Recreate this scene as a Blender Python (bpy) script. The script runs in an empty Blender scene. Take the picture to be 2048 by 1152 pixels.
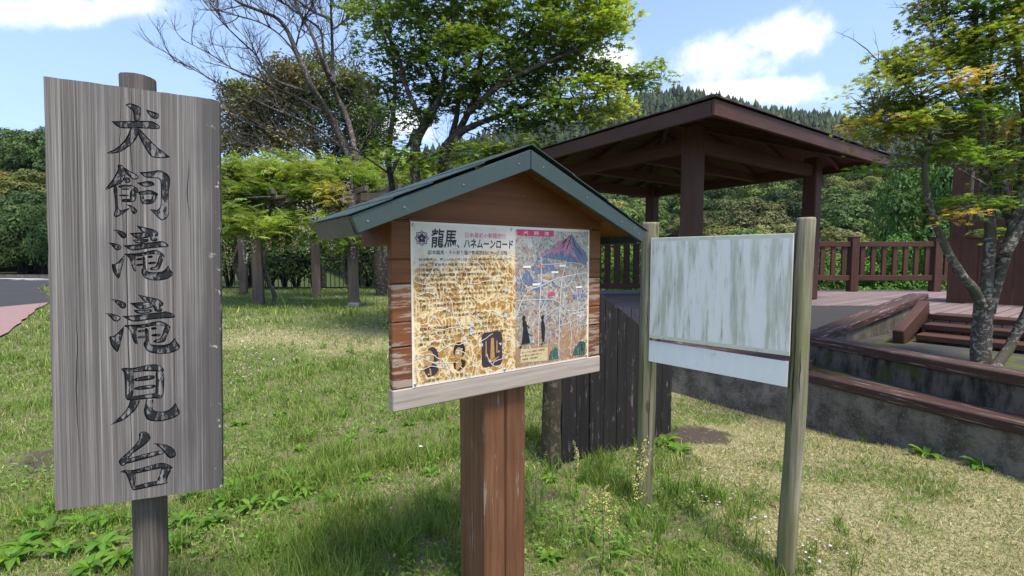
import bpy, bmesh, math, random
import numpy as np
from mathutils import Vector, Matrix, Euler, noise as mnoise

random.seed(7)
RNG = np.random.default_rng(11)
SC = bpy.context.scene
COL = SC.collection
R = math.radians

# ------------------------------------------------------------------ camera
FPX, EYE, PITCH = 960.0, 1.5, math.atan(59 / 960.0)     # focal length in pixels of a 2048 wide frame
cam = bpy.data.objects.new('camera', bpy.data.cameras.new('camera'))
COL.objects.link(cam)
cam.data.sensor_width = 36.0
cam.data.lens = FPX / 2048 * 36
cam.data.clip_start, cam.data.clip_end = 0.05, 3000
cam.location = (0, 0, EYE)
cam.rotation_euler = (math.pi / 2 - PITCH, 0, 0)
SC.camera = cam

# ------------------------------------------------------------------ light
SUN_TO = Vector((0.60, -0.80, 2.35)).normalized()       # towards the sun
SUN_EL = math.asin(SUN_TO.z)
SUN_AZ = math.atan2(SUN_TO.x, SUN_TO.y)
sun = bpy.data.objects.new('sun', bpy.data.lights.new('sun', 'SUN'))
COL.objects.link(sun)
sun.data.energy = 3.0
sun.data.angle = R(14.0)
sun.data.color = (1.0, 0.945, 0.85)
sun.rotation_euler = SUN_TO.to_track_quat('Z', 'Y').to_euler()

world = bpy.data.worlds.new('World')
SC.world = world
world.use_nodes = True
SKY_STRENGTH = 0.15
SC.view_settings.view_transform = 'Standard'
SC.view_settings.look = 'None'
SC.view_settings.gamma = 1.0
SC.view_settings.use_curve_mapping = False
SC.view_settings.exposure = 0.92
SC.cycles.max_bounces = 6
SC.cycles.transparent_max_bounces = 6
SC.cycles.use_denoising = True


def px_dir(x, y):
    c, s = math.cos(PITCH), math.sin(PITCH)
    a, b = (x - 1024) / FPX, (576 - y) / FPX
    return Vector((a, c + b * s, -s + b * c))


def at(x, y, depth):
    """point that the photograph shows at pixel (x, y), at the given distance in front of the viewer"""
    d = px_dir(x, y)
    return Vector((0, 0, EYE)) + d * (depth / d.y)


# ------------------------------------------------------------------ node helper
class NT:
    def __init__(self, tree):
        self.t = tree

    def n(self, ty, inp=None, **props):
        nd = self.t.nodes.new(ty)
        for k, v in props.items():
            setattr(nd, k, v)
        for k, v in (inp or {}).items():
            s = nd.inputs[k]
            if isinstance(v, bpy.types.NodeSocket):
                self.t.links.new(v, s)
            else:
                if isinstance(v, tuple) and len(v) == 3 and s.type == 'RGBA':
                    v = v + (1,)
                s.default_value = v
        return nd

    def math(self, op, a, b=0.0, clamp=False):
        return self.n('ShaderNodeMath', {0: a, 1: b}, operation=op, use_clamp=clamp).outputs[0]

    def vmath(self, op, a, b=(0, 0, 0)):
        nd = self.n('ShaderNodeVectorMath', {0: a, 1: b}, operation=op)
        return nd.outputs['Value'] if op in ('LENGTH', 'DOT_PRODUCT', 'DISTANCE') else nd.outputs[0]

    def map(self, v, scale=(1, 1, 1), loc=(0, 0, 0), rot=(0, 0, 0)):
        return self.n('ShaderNodeMapping', {0: v, 'Location': loc, 'Rotation': rot, 'Scale': scale}).outputs[0]

    def noise(self, v, scale, detail=3.0, rough=0.55, dist=0.0, out=0):
        return self.n('ShaderNodeTexNoise', {'Vector': v, 'Scale': scale, 'Detail': detail, 'Roughness': rough,
                                             'Distortion': dist}).outputs[out]

    def voro(self, v, scale, feature='F1', out='Distance', rand=1.0):
        return self.n('ShaderNodeTexVoronoi', {'Vector': v, 'Scale': scale, 'Randomness': rand},
                      feature=feature).outputs[out]

    def ramp(self, f, stops, interp='LINEAR'):
        nd = self.n('ShaderNodeValToRGB', {0: f})
        cr = nd.color_ramp
        cr.interpolation = interp
        while len(cr.elements) < len(stops):
            cr.elements.new(0.5)
        for e, (p, c) in zip(cr.elements, stops):
            e.position = p
            e.color = (c, c, c, 1) if not isinstance(c, tuple) else tuple(c) + (1,)
        return nd.outputs[0]

    def step(self, f, lo, hi):
        return self.n('ShaderNodeMapRange', {0: f, 1: lo, 2: hi, 3: 0.0, 4: 1.0}, interpolation_type='SMOOTHSTEP').outputs[0]

    def mix(self, f, a, b, blend='MIX'):
        nd = self.n('ShaderNodeMix', data_type='RGBA', blend_type=blend)
        for k, v in ((0, f), (6, a), (7, b)):
            s = nd.inputs[k]
            if isinstance(v, bpy.types.NodeSocket):
                self.t.links.new(v, s)
            else:
                s.default_value = v if k == 0 else tuple(v) + (1,) * (4 - len(v))
        return nd.outputs[2]

    def sep(self, v):
        return self.n('ShaderNodeSeparateXYZ', {0: v}).outputs

    def obj(self, spread=0.0):
        v = self.n('ShaderNodeTexCoord').outputs['Object']
        if spread:
            r = self.n('ShaderNodeObjectInfo').outputs['Random']
            v = self.vmath('ADD', v, self.n('ShaderNodeCombineXYZ', {
                0: self.math('MULTIPLY', r, spread), 1: self.math('MULTIPLY', r, spread * 1.7),
                2: self.math('MULTIPLY', r, spread * 2.3)}).outputs[0])
        return v

    def rand(self):
        return self.n('ShaderNodeObjectInfo').outputs['Random']

    def pos(self):
        return self.n('ShaderNodeNewGeometry').outputs['Position']


MATS = {}


def material(name, build):
    m = bpy.data.materials.new(name)
    m.use_nodes = True
    t = NT(m.node_tree)
    b = m.node_tree.nodes['Principled BSDF']

    def setp(color=None, rough=0.8, bump=None, bstr=0.3, bdist=0.01, metal=0.0, spec=0.3):
        for k, v in (('Base Color', color), ('Roughness', rough), ('Metallic', metal), ('Specular IOR Level', spec)):
            if v is None:
                continue
            if isinstance(v, bpy.types.NodeSocket):
                t.t.links.new(v, b.inputs[k])
            else:
                b.inputs[k].default_value = v + (1,) if isinstance(v, tuple) and len(v) == 3 else v
        if bump is not None:
            nd = t.n('ShaderNodeBump', {'Strength': bstr, 'Distance': bdist, 'Height': bump})
            t.t.links.new(nd.outputs[0], b.inputs['Normal'])
    build(t, setp)
    MATS[name] = m
    return m


def grain(axis, along, across):
    s = [across] * 3
    s[axis] = along
    return tuple(s)


def wood_mat(name, dark, mid, light, axis=2, along=1.2, across=45, wear=None, wear_amt=0.0, rough=0.75, blotch=0.5,
             spread=7.0, bstr=0.35, wscale=(3, 3, 3)):
    def build(t, setp):
        v = t.obj(spread)
        wv = t.vmath('ADD', v, t.vmath('MULTIPLY', t.noise(v, 3.0, 2, out=1), (0.02, 0.02, 0.02)))
        f1 = t.noise(t.map(wv, grain(axis, along, across)), 1.0, 5, 0.65)
        f2 = t.noise(t.map(wv, grain(axis, along * 0.6, across * 0.22)), 1.0, 3, 0.6)
        f3 = t.noise(v, 2.2, 3, 0.6)
        f = t.math('ADD', t.math('MULTIPLY', f1, 0.6), t.math('MULTIPLY', f2, 0.4))
        c = t.ramp(f, [(0.30, dark), (0.48, mid), (0.70, light)])
        c = t.mix(t.math('MULTIPLY', t.step(f3, 0.42, 0.75), blotch), c, dark)
        r = t.rand()
        c = t.mix(0.5, c, t.mix(r, (0.62, 0.62, 0.62), (1, 1, 1)), 'MULTIPLY')
        if wear:
            w = t.noise(t.map(v, wscale), 1.0, 6, 0.7)
            w2 = t.math('ADD', t.math('MULTIPLY', w, 0.7), t.math('MULTIPLY', f1, 0.3))
            c = t.mix(t.step(w2, 0.62 - wear_amt * 0.3, 0.68 - wear_amt * 0.3), c,
                      t.mix(f2, tuple(x * 0.7 for x in wear), wear))
        setp(c, rough, f, bstr, 0.004)
    return material(name, build)


def bark_mat(name, dark, mid, patch, amt=0.5, scale=14, moss=None):
    def build(t, setp):
        v = t.obj()
        a = t.noise(t.map(v, (scale, scale, scale * 0.45)), 1.0, 5, 0.7)
        p = t.noise(v, scale * 0.6, 5, 0.65, 0.5)
        c = t.mix(a, dark, mid)
        c = t.mix(t.step(p, 0.62 - 0.25 * amt, 0.68 - 0.25 * amt), c, patch)
        if moss:
            c = t.mix(t.step(t.noise(v, 3.0, 3), 0.52, 0.62), c, moss)
        setp(c, 0.9, t.math('ADD', a, p), 0.6, 0.01)
    return material(name, build)


def leaf_mat(name, hue=1.0, trans=0.48, gloss=0.45):
    """leaf colour comes from the mesh attribute Col"""
    m = bpy.data.materials.new(name)
    m.use_nodes = True
    t = NT(m.node_tree)
    b = m.node_tree.nodes['Principled BSDF']
    out = m.node_tree.nodes['Material Output']
    col = t.n('ShaderNodeAttribute', attribute_name='Col').outputs['Color']
    oc = t.n('ShaderNodeObjectInfo').outputs['Color']
    col = t.mix(1.0, col, oc, 'MULTIPLY')
    t.t.links.new(col, b.inputs['Base Color'])
    b.inputs['Roughness'].default_value = gloss
    b.inputs['Specular IOR Level'].default_value = 0.25
    tr = t.n('ShaderNodeBsdfTranslucent', {'Color': t.mix(1.0, col, (1.25 * hue, 1.3, 0.55), 'MULTIPLY')})
    mx = t.n('ShaderNodeMixShader', {0: trans, 1: b.outputs[0], 2: tr.outputs[0]})
    t.t.links.new(mx.outputs[0], out.inputs[0])
    MATS[name] = m
    return m


def flat_mat(name, color, rough=0.7, var=0.15, scale=30, spec=0.3, metal=0.0):
    def build(t, setp):
        f = t.noise(t.obj(3.0), scale, 3)
        c = t.mix(f, tuple(x * (1 - var) for x in color), tuple(min(1, x * (1 + var)) for x in color))
        setp(c, rough, metal=metal, spec=spec)
    return material(name, build)


# ------------------------------------------------------------------ object helpers
def put(o, parent=None, loc=None, rz=None):
    COL.objects.link(o)
    if parent:
        o.parent = parent
    if loc is not None:
        o.location = loc
    if rz is not None:
        o.rotation_euler = (0, 0, rz)
    return o


def tag(o, label=None, cat=None, group=None, kind=None):
    for k, v in (('label', label), ('category', cat), ('group', group), ('kind', kind)):
        if v:
            o[k] = v
    return o


def thing(name, label, cat, loc, rz=0.0, group=None):
    o = put(bpy.data.objects.new(name, None), None, loc, rz)
    o.empty_display_size = 0.1
    return tag(o, label, cat, group)


def smooth(me, on=True):
    me.polygons.foreach_set('use_smooth', [on] * len(me.polygons))


class MB:
    """collects simple shapes into one mesh"""
    def __init__(self):
        self.v, self.f, self.mi = [], [], []

    def add(self, v, f, mi=0):
        o = len(self.v)
        self.v += [tuple(p) for p in v]
        self.f += [tuple(o + i for i in q) for q in f]
        self.mi += [mi] * len(f)

    def box(self, lo, hi, mi=0):
        (a, b, c), (d, e, g) = lo, hi
        v = [(a, b, c), (d, b, c), (d, e, c), (a, e, c), (a, b, g), (d, b, g), (d, e, g), (a, e, g)]
        self.add(v, [(0, 3, 2, 1), (4, 5, 6, 7), (0, 1, 5, 4), (1, 2, 6, 5), (2, 3, 7, 6), (3, 0, 4, 7)], mi)

    def tube(self, pts, rad, sides=6, cap=True, mi=0, jit=0.0):
        pts = [Vector(p) for p in pts]
        n = len(pts)
        if n < 2:
            return
        rings, ref = [], None
        for i in range(n):
            t = (pts[min(i + 1, n - 1)] - pts[max(i - 1, 0)])
            t = t.normalized() if t.length > 1e-9 else Vector((0, 0, 1))
            if ref is None:
                ref = t.orthogonal().normalized()
            else:
                ref = (ref - t * ref.dot(t))
                ref = ref.normalized() if ref.length > 1e-6 else t.orthogonal().normalized()
            b = t.cross(ref)
            r = rad[i] if hasattr(rad, '__len__') else rad
            ring = []
            for k in range(sides):
                a = 2 * math.pi * k / sides
                rr = r * (1 + (random.uniform(-jit, jit) if jit else 0))
                ring.append(pts[i] + (ref * math.cos(a) + b * math.sin(a)) * rr)
            rings.append(ring)
        v = [p for ring in rings for p in ring]
        f = []
        for i in range(n - 1):
            for k in range(sides):
                k2 = (k + 1) % sides
                f.append((i * sides + k, i * sides + k2, (i + 1) * sides + k2, (i + 1) * sides + k))
        if cap:
            f.append(tuple(range(sides - 1, -1, -1)))
            f.append(tuple((n - 1) * sides + k for k in range(sides)))
        self.add(v, f, mi)

    def prism(self, poly, d0, d1, axes='xz', mi=0):
        """extrude a 2-D outline between depths d0 and d1"""
        def m(p, d):
            return (p[0], d, p[1]) if axes == 'xz' else ((d, p[0], p[1]) if axes == 'yz' else (p[0], p[1], d))
        n = len(poly)
        v = [m(p, d0) for p in poly] + [m(p, d1) for p in poly]
        f = [tuple(range(n)), tuple(range(2 * n - 1, n - 1, -1))]
        f += [(i, n + i, n + (i + 1) % n, (i + 1) % n) for i in range(n)]
        self.add(v, f, mi)

    def mesh(self, name, mats, shade=False, bevel=0.0, fix=True):
        me = bpy.data.meshes.new(name)
        me.from_pydata(self.v, [], self.f)
        for m in (mats if isinstance(mats, (list, tuple)) else [mats]):
            me.materials.append(m)
        me.polygons.foreach_set('material_index', self.mi)
        if fix or bevel:
            bm = bmesh.new()
            bm.from_mesh(me)
            if fix:
                bmesh.ops.recalc_face_normals(bm, faces=bm.faces)
            if bevel:
                es = [e for e in bm.edges if len(e.link_faces) == 2 and e.calc_face_angle(0) > 0.6]
                bmesh.ops.bevel(bm, geom=es, offset=bevel, segments=1, affect='EDGES', profile=0.5)
            bm.to_mesh(me)
            bm.free()
        if shade:
            smooth(me)
        return me

    def obj(self, name, mats, parent=None, shade=False, bevel=0.0, loc=None, rot=None, fix=True):
        o = bpy.data.objects.new(name, self.mesh(name, mats, shade, bevel, fix))
        put(o, parent, loc)
        if rot is not None:
            o.rotation_euler = rot
        return o


def box_part(name, size, loc, mat, parent=None, rot=None, bevel=0.004, cache={}):
    """a bevelled box centred on loc; alike boxes share their mesh"""
    key = (tuple(round(s, 4) for s in size), mat.name, bevel)
    if key not in cache:
        m = MB()
        x, y, z = (s / 2 for s in size)
        m.box((-x, -y, -z), (x, y, z))
        cache[key] = m.mesh(name, mat, bevel=min(bevel, min(size) * 0.3))
    o = bpy.data.objects.new(name, cache[key])
    put(o, parent, loc)
    if rot is not None:
        o.rotation_euler = rot
    return o


def beam(name, a, b, w, h, mat, parent=None, bevel=0.004, up=(0, 0, 1)):
    """a straight timber from a to b"""
    a, b = Vector(a), Vector(b)
    d = b - a
    x = d.normalized()
    y = Vector(up).cross(x).normalized()
    z = x.cross(y)
    o = box_part(name, (round(d.length, 4), w, h), (a + b) / 2, mat, parent, None, bevel)
    o.rotation_euler = Matrix((x, y, z)).transposed().to_euler()
    return o


def scatter_mesh(name, tv, tf, pos, rot, scl, col=None, mat=None, colv=None, mats=None):
    """one mesh with many copies of a small template (numpy)"""
    tv = np.asarray(tv, float)
    n, k = len(pos), len(tv)
    scl = np.asarray(scl, float)
    if scl.ndim == 1:
        scl = scl[:, None].repeat(3, 1)
    v = np.einsum('nij,nkj->nki', rot, tv[None] * scl[:, None, :]) + np.asarray(pos)[:, None, :]
    me = bpy.data.meshes.new(name)
    lens = np.array([len(f) for f in tf])
    loops = np.concatenate([np.array(f) for f in tf])
    me.vertices.add(n * k)
    me.vertices.foreach_set('co', v.reshape(-1).astype(np.float32))
    L = len(loops)
    me.loops.add(n * L)
    me.loops.foreach_set('vertex_index', (loops[None] + (np.arange(n) * k)[:, None]).reshape(-1).astype(np.int32))
    me.polygons.add(n * len(tf))
    starts = np.concatenate([[0], np.cumsum(lens)[:-1]])
    me.polygons.foreach_set('loop_start', (starts[None] + (np.arange(n) * L)[:, None]).reshape(-1).astype(np.int32))
    if col is not None:
        c = np.ones((n, k, 4), np.float32)
        c[:, :, :3] = np.asarray(col)[:, None, :]
        if colv is not None:
            c[:, :, :3] *= np.asarray(colv)[None]
        at_ = me.color_attributes.new('Col', 'FLOAT_COLOR', 'POINT')
        at_.data.foreach_set('color', c.reshape(-1))
    me.update(calc_edges=True)
    if mat:
        me.materials.append(mat)
    return me


def rand_rot(n, tilt=1.0, rng=RNG):
    """random rotations; tilt scales how far the local z axis leans from vertical"""
    yaw = rng.uniform(0, 2 * np.pi, n)
    ph = rng.uniform(0, 2 * np.pi, n)
    th = np.abs(rng.normal(0, tilt, n))
    return rot_from(yaw, ph, th)


def rot_from(yaw, ph, th):
    n = len(yaw)
    ax = np.stack([-np.sin(ph), np.cos(ph), np.zeros(n)], 1)
    c, s = np.cos(th), np.sin(th)
    K = np.zeros((n, 3, 3))
    K[:, 0, 1], K[:, 0, 2] = -ax[:, 2], ax[:, 1]
    K[:, 1, 0], K[:, 1, 2] = ax[:, 2], -ax[:, 0]
    K[:, 2, 0], K[:, 2, 1] = -ax[:, 1], ax[:, 0]
    T = np.eye(3)[None] + s[:, None, None] * K + (1 - c)[:, None, None] * (K @ K)
    Z = np.zeros((n, 3, 3))
    Z[:, 0, 0] = Z[:, 1, 1] = np.cos(yaw)
    Z[:, 0, 1], Z[:, 1, 0], Z[:, 2, 2] = -np.sin(yaw), np.sin(yaw), 1
    return T @ Z


def vary(base, n, amt=0.2, rng=RNG):
    base = np.asarray(base, float)
    if base.ndim == 1:
        base = base[None].repeat(n, 0)
    b = rng.normal(1, amt, (n, 1)).clip(0.45, 1.7)
    h = rng.normal(1, amt * 0.35, (n, 3)).clip(0.6, 1.5)
    return (base * b * h).clip(0.002, 0.95)


def sstep(x, a, b):
    t = np.clip((x - a) / (b - a), 0, 1)
    return t * t * (3 - 2 * t)


def fbm(x, y, scale, seed=0.0, octv=3):
    """cheap smooth value noise for numpy arrays, about -1..1"""
    x, y = np.asarray(x, float) * scale + seed * 13.7, np.asarray(y, float) * scale + seed * 7.3
    tot, amp = np.zeros(np.broadcast(x, y).shape), 1.0

    def h(i, j):
        return np.modf(np.sin(i * 127.1 + j * 311.7 + seed) * 43758.5453)[0]
    for _ in range(octv):
        xi, yi = np.floor(x), np.floor(y)
        fx, fy = x - xi, y - yi
        fx, fy = fx * fx * (3 - 2 * fx), fy * fy * (3 - 2 * fy)
        a, b, c, d = h(xi, yi), h(xi + 1, yi), h(xi, yi + 1), h(xi + 1, yi + 1)
        tot += amp * ((a * (1 - fx) + b * fx) * (1 - fy) + (c * (1 - fx) + d * fx) * fy)
        amp *= 0.5
        x, y = x * 2.03, y * 2.03
    return tot / 1.4


# ------------------------------------------------------------------ sky with broken cloud
def build_sky():
    t = NT(world.node_tree)
    bg = world.node_tree.nodes['Background']
    sky = t.n('ShaderNodeTexSky', sky_type='NISHITA', sun_disc=False, sun_elevation=SUN_EL, sun_rotation=SUN_AZ,
              air_density=1.0, dust_density=1.2, ozone_density=1.4, altitude=200)
    d = t.n('ShaderNodeTexCoord').outputs['Generated']
    s = t.sep(d)
    # clouds of a layer above: project the view direction on a plane
    den = t.math('ADD', t.math('MAXIMUM', s[2], 0.0), 0.16)
    v = t.n('ShaderNodeCombineXYZ', {0: t.math('DIVIDE', s[0], den), 1: t.math('DIVIDE', s[1], den), 2: 0.0}).outputs[0]
    lay = t.noise(t.map(v, (1, 1, 1), (3.1, 0.4, 0)), 1.15, 7, 0.58, 0.2)
    wisp = t.step(lay, 0.54, 0.80)
    # heaped clouds standing at certain places of the sky
    wob = t.noise(d, 7.0, 8, 0.62)
    wob2 = t.noise(d, 24.0, 5, 0.6)
    mask = None
    for (x, y, rx, ry) in ((1440, 120, 125, 58), (1550, 70, 105, 44), (1490, 180, 160, 30), (70, 18, 200, 40), (260, 8, 100, 36),
                           (1230, 130, 90, 45), (800, 245, 90, 36), (-400, 150, 260, 60), (2500, 60, 250, 80)):
        c = px_dir(x, y).normalized()
        e = t.vmath('SUBTRACT', d, tuple(c))
        rt = Vector((1, 0, 0)) - c * c.x
        rt.normalize()
        up = rt.cross(c)
        k = px_dir(x, y).length * FPX
        a = t.math('MULTIPLY', t.vmath('DOT_PRODUCT', e, tuple(rt)), k / rx)
        b = t.math('MULTIPLY', t.vmath('DOT_PRODUCT', e, tuple(up)), k / ry)
        q = t.math('ADD', t.math('MULTIPLY', a, a), t.math('MULTIPLY', b, b))
        g = t.math('POWER', 2.718, t.math('MULTIPLY', q, -0.9))
        mask = g if mask is None else t.math('MAXIMUM', mask, g)
    f = t.math('ADD', mask, t.math('ADD', t.math('MULTIPLY', t.math('SUBTRACT', wob, 0.5), 1.9),
                                   t.math('MULTIPLY', t.math('SUBTRACT', wob2, 0.5), 0.5)))
    heap = t.step(f, 0.30, 0.95)
    cover = t.math('MAXIMUM', heap, t.math('MULTIPLY', wisp, 0.55))
    cover = t.math('MULTIPLY', cover, t.step(s[2], -0.02, 0.06))
    shade = t.mix(t.step(wob, 0.30, 0.70), (3.9, 4.15, 4.6), (5.3, 5.3, 5.35))
    hz = t.mix(t.step(s[2], 0.75, 0.0), sky.outputs[0], (2.1, 2.95, 4.6))
    base = t.mix(0.72, sky.outputs[0], hz)
    c = t.mix(cover, base, shade)
    world.node_tree.links.new(c, bg.inputs[0])
    bg.inputs[1].default_value = SKY_STRENGTH


build_sky()

# ------------------------------------------------------------------ materials
wood_mat('sign_wood', (0.10, 0.09, 0.095), (0.235, 0.215, 0.215), (0.42, 0.40, 0.40), 2, 0.9, 55, blotch=0.55, spread=0, bstr=0.6)
wood_mat('sign_post_wood', (0.038, 0.030, 0.025), (0.115, 0.094, 0.080), (0.23, 0.195, 0.17), 2, 1.5, 130, blotch=0.5, bstr=0.6)
wood_mat('board_wood', (0.10, 0.032, 0.012), (0.19, 0.066, 0.023), (0.27, 0.105, 0.042), 0, 1.0, 38, wear=(0.42, 0.33, 0.27),
         wear_amt=0.0, rough=0.55, blotch=0.3, wscale=(5, 5, 40))
wood_mat('board_wood_sunlit_worn', (0.10, 0.032, 0.012), (0.20, 0.07, 0.026), (0.28, 0.11, 0.045), 0, 1.0, 38, wear=(0.42, 0.31, 0.24),
         wear_amt=0.42, rough=0.65, blotch=0.3, wscale=(6, 6, 45))  # worn flecks plus painted-in sunlight: paler planks below the roof's shadow
wood_mat('pale_rail', (0.20, 0.15, 0.12), (0.42, 0.34, 0.29), (0.56, 0.48, 0.43), 0, 1.2, 70, wear=(0.17, 0.065, 0.03),
         wear_amt=-0.12, rough=0.8, blotch=0.2, wscale=(6, 6, 30))
wood_mat('post_timber', (0.075, 0.030, 0.014), (0.155, 0.066, 0.033), (0.25, 0.125, 0.07), 2, 1.6, 75, wear=(0.33, 0.265, 0.22),
         wear_amt=0.15, rough=0.6, blotch=0.35, wscale=(30, 30, 4))
wood_mat('dark_plank', (0.010, 0.0088, 0.0088), (0.020, 0.0172, 0.0168), (0.040, 0.0345, 0.0325), 2, 1.4, 60, wear=(0.14, 0.125, 0.115),
         wear_amt=0.20, rough=0.85, blotch=0.4, wscale=(22, 22, 7))
wood_mat('brown_paint', (0.048, 0.020, 0.013), (0.080, 0.034, 0.022), (0.108, 0.050, 0.034), 2, 2.0, 30, wear=(0.20, 0.145, 0.12), wear_amt=-0.10, rough=0.6, blotch=0.35, bstr=0.2, wscale=(40, 40, 3))
wood_mat('brown_paint_x', (0.048, 0.020, 0.013), (0.080, 0.034, 0.022), (0.108, 0.050, 0.034), 0, 2.0, 30, wear=(0.20, 0.145, 0.12), wear_amt=-0.10, rough=0.6, blotch=0.35, bstr=0.2, wscale=(3, 40, 40))
wood_mat('cap_timber', (0.040, 0.021, 0.017), (0.070, 0.036, 0.029), (0.105, 0.058, 0.049), 0, 1.4, 40, wear=(0.36, 0.30, 0.28),
         wear_amt=0.24, rough=0.7, blotch=0.3, wscale=(3.5, 55, 90))
wood_mat('pergola_wood', (0.06, 0.045, 0.038), (0.13, 0.10, 0.085), (0.22, 0.18, 0.155), 2, 1.5, 30, blotch=0.4)


def _log(t, setp):
    v = t.obj(5.0)
    f1 = t.noise(t.map(v, (38, 38, 1.3)), 1.0, 5, 0.65)
    f2 = t.noise(t.map(v, (6, 6, 1.2)), 1.0, 3)
    kn = t.voro(t.map(v, (9, 9, 3.0)), 1.0)
    c = t.ramp(f1, [(0.32, (0.085, 0.070, 0.045)), (0.5, (0.21, 0.185, 0.125)), (0.68, (0.36, 0.32, 0.235))])
    c = t.mix(t.math('MULTIPLY', t.step(f2, 0.38, 0.62), 0.7), c, t.mix(f1, (0.09, 0.095, 0.03), (0.24, 0.235, 0.09)))
    c = t.mix(t.step(kn, 0.16, 0.08), c, (0.10, 0.075, 0.05))
    c = t.mix(t.math('MULTIPLY', t.step(t.sep(v)[2], 0.55, 0.1), 0.55), c, (0.13, 0.115, 0.095))
    setp(c, 0.85, f1, 0.5, 0.004)


material('log_post', _log)


def _concrete(t, setp):
    p = t.pos()
    a = t.step(t.noise(p, 5.5, 7, 0.72), 0.32, 0.68)
    b = t.noise(t.map(p, (9, 9, 3.0)), 1.0, 5, 0.7)
    g = t.noise(p, 60, 3)
    c = t.mix(a, (0.060, 0.050, 0.041), (0.26, 0.222, 0.185))
    c = t.mix(t.math('MULTIPLY', t.step(b, 0.42, 0.72), 0.7), c, (0.05, 0.045, 0.042))
    c = t.mix(t.math('MULTIPLY', t.step(t.noise(p, 11, 5, 0.7), 0.50, 0.66), 0.6), c, (0.045, 0.040, 0.036))
    c = t.mix(t.math('MULTIPLY', t.step(g, 0.56, 0.66), 0.4), c, (0.27, 0.25, 0.225))
    c = t.mix(t.math('MULTIPLY', t.step(t.noise(p, 2.3, 4), 0.60, 0.70), 0.6), c, (0.09, 0.11, 0.03))
    setp(c, 0.92, t.math('ADD', a, g), 0.35, 0.01)


material('concrete', _concrete)


def _concrete_dark(t, setp):
    p = t.pos()
    a = t.noise(p, 4.0, 6, 0.65)
    b = t.noise(t.map(p, (10, 10, 3.0)), 1.0, 5, 0.7)
    c = t.mix(a, (0.055, 0.046, 0.038), (0.18, 0.155, 0.132))
    c = t.mix(t.step(b, 0.38, 0.66), c, (0.022, 0.022, 0.018))
    c = t.mix(t.math('MULTIPLY', t.step(t.noise(p, 3.1, 4), 0.57, 0.68), 0.8), c, (0.055, 0.065, 0.012))
    setp(c, 0.92, a, 0.4, 0.01)


material('concrete_mossy', _concrete_dark)


def _asphalt(t, setp):
    p = t.pos()
    f = t.noise(p, 120, 2)
    g = t.noise(p, 0.7, 4)
    c = t.mix(f, (0.024, 0.023, 0.025), (0.056, 0.054, 0.056))
    c = t.mix(t.math('MULTIPLY', t.step(g, 0.4, 0.7), 0.5), c, (0.060, 0.057, 0.058))
    setp(c, 0.85, f, 0.4, 0.006)


material('asphalt', _asphalt)


def _tread(t, setp):
    p = t.pos()
    f = t.noise(p, 80, 3)
    m = t.noise(p, 3.0, 5, 0.65)
    c = t.mix(f, (0.035, 0.033, 0.034), (0.085, 0.08, 0.078))
    c = t.mix(t.step(m, 0.50, 0.60), c, t.mix(f, (0.055, 0.06, 0.010), (0.12, 0.12, 0.03)))
    setp(c, 0.95, t.math('ADD', f, m), 0.6, 0.012)


material('mossy_asphalt', _tread)


def _deck(t, setp):
    p = t.pos()
    w = t.map(p, (1, 1, 1), rot=(0, 0, -0.635))
    q = t.sep(w)
    fr = t.math('FRACT', t.math('MULTIPLY', q[1], 7.0))
    gap = t.math('MINIMUM', fr, t.math('SUBTRACT', 1.0, fr))
    idx = t.math('FLOOR', t.math('MULTIPLY', q[1], 7.0))
    rnd = t.n('ShaderNodeTexWhiteNoise', {'W': idx}, noise_dimensions='1D').outputs[0]
    f = t.noise(t.map(w, (2, 40, 1)), 1.0, 4)
    c = t.mix(f, (0.17, 0.115, 0.112), (0.30, 0.225, 0.22))
    c = t.mix(0.5, c, t.mix(rnd, (0.55, 0.55, 0.55), (1, 1, 1)), 'MULTIPLY')
    c = t.mix(t.step(gap, 0.06, 0.02), c, (0.03, 0.02, 0.02))
    c = t.mix(t.math('MULTIPLY', t.step(t.noise(p, 90, 2), 0.68, 0.74), 0.6), c, (0.5, 0.45, 0.42))
    setp(c, 0.75, f, 0.2, 0.004)


material('deck_planks', _deck)


def _ground(t, setp):
    p = t.pos()
    z = t.n('ShaderNodeAttribute', attribute_name='Zone').outputs['Color']
    s = t.n('ShaderNodeSeparateColor', {0: z}).outputs
    fine = t.noise(p, 55, 4, 0.7)
    mid = t.noise(p, 9, 4, 0.65)
    big = t.noise(p, 1.1, 3)
    straw = t.mix(t.step(fine, 0.3, 0.7), (0.115, 0.10, 0.045), (0.40, 0.36, 0.19))
    green = t.mix(fine, (0.045, 0.075, 0.014), (0.15, 0.21, 0.04))
    soil = t.mix(fine, (0.035, 0.026, 0.020), (0.11, 0.085, 0.065))
    d = t.step(t.math('ADD', s[0], t.math('MULTIPLY', t.math('SUBTRACT', mid, 0.5), 1.1)), 0.35, 0.75)
    c = t.mix(d, t.mix(t.step(mid, 0.40, 0.62), green, t.mix(0.5, straw, soil)), straw)
    c = t.mix(t.math('MULTIPLY', t.step(t.noise(p, 5, 3), 0.52, 0.68), 0.55), c, green)
    so = t.step(t.math('ADD', s[1], t.math('MULTIPLY', t.math('SUBTRACT', mid, 0.5), 0.9)), 0.45, 0.70)
    c = t.mix(so, c, soil)
    c = t.mix(s[2], c, t.mix(big, (0.03, 0.05, 0.012), (0.06, 0.085, 0.02)))
    setp(c, 0.95, t.math('ADD', fine, mid), 0.7, 0.02)


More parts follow.
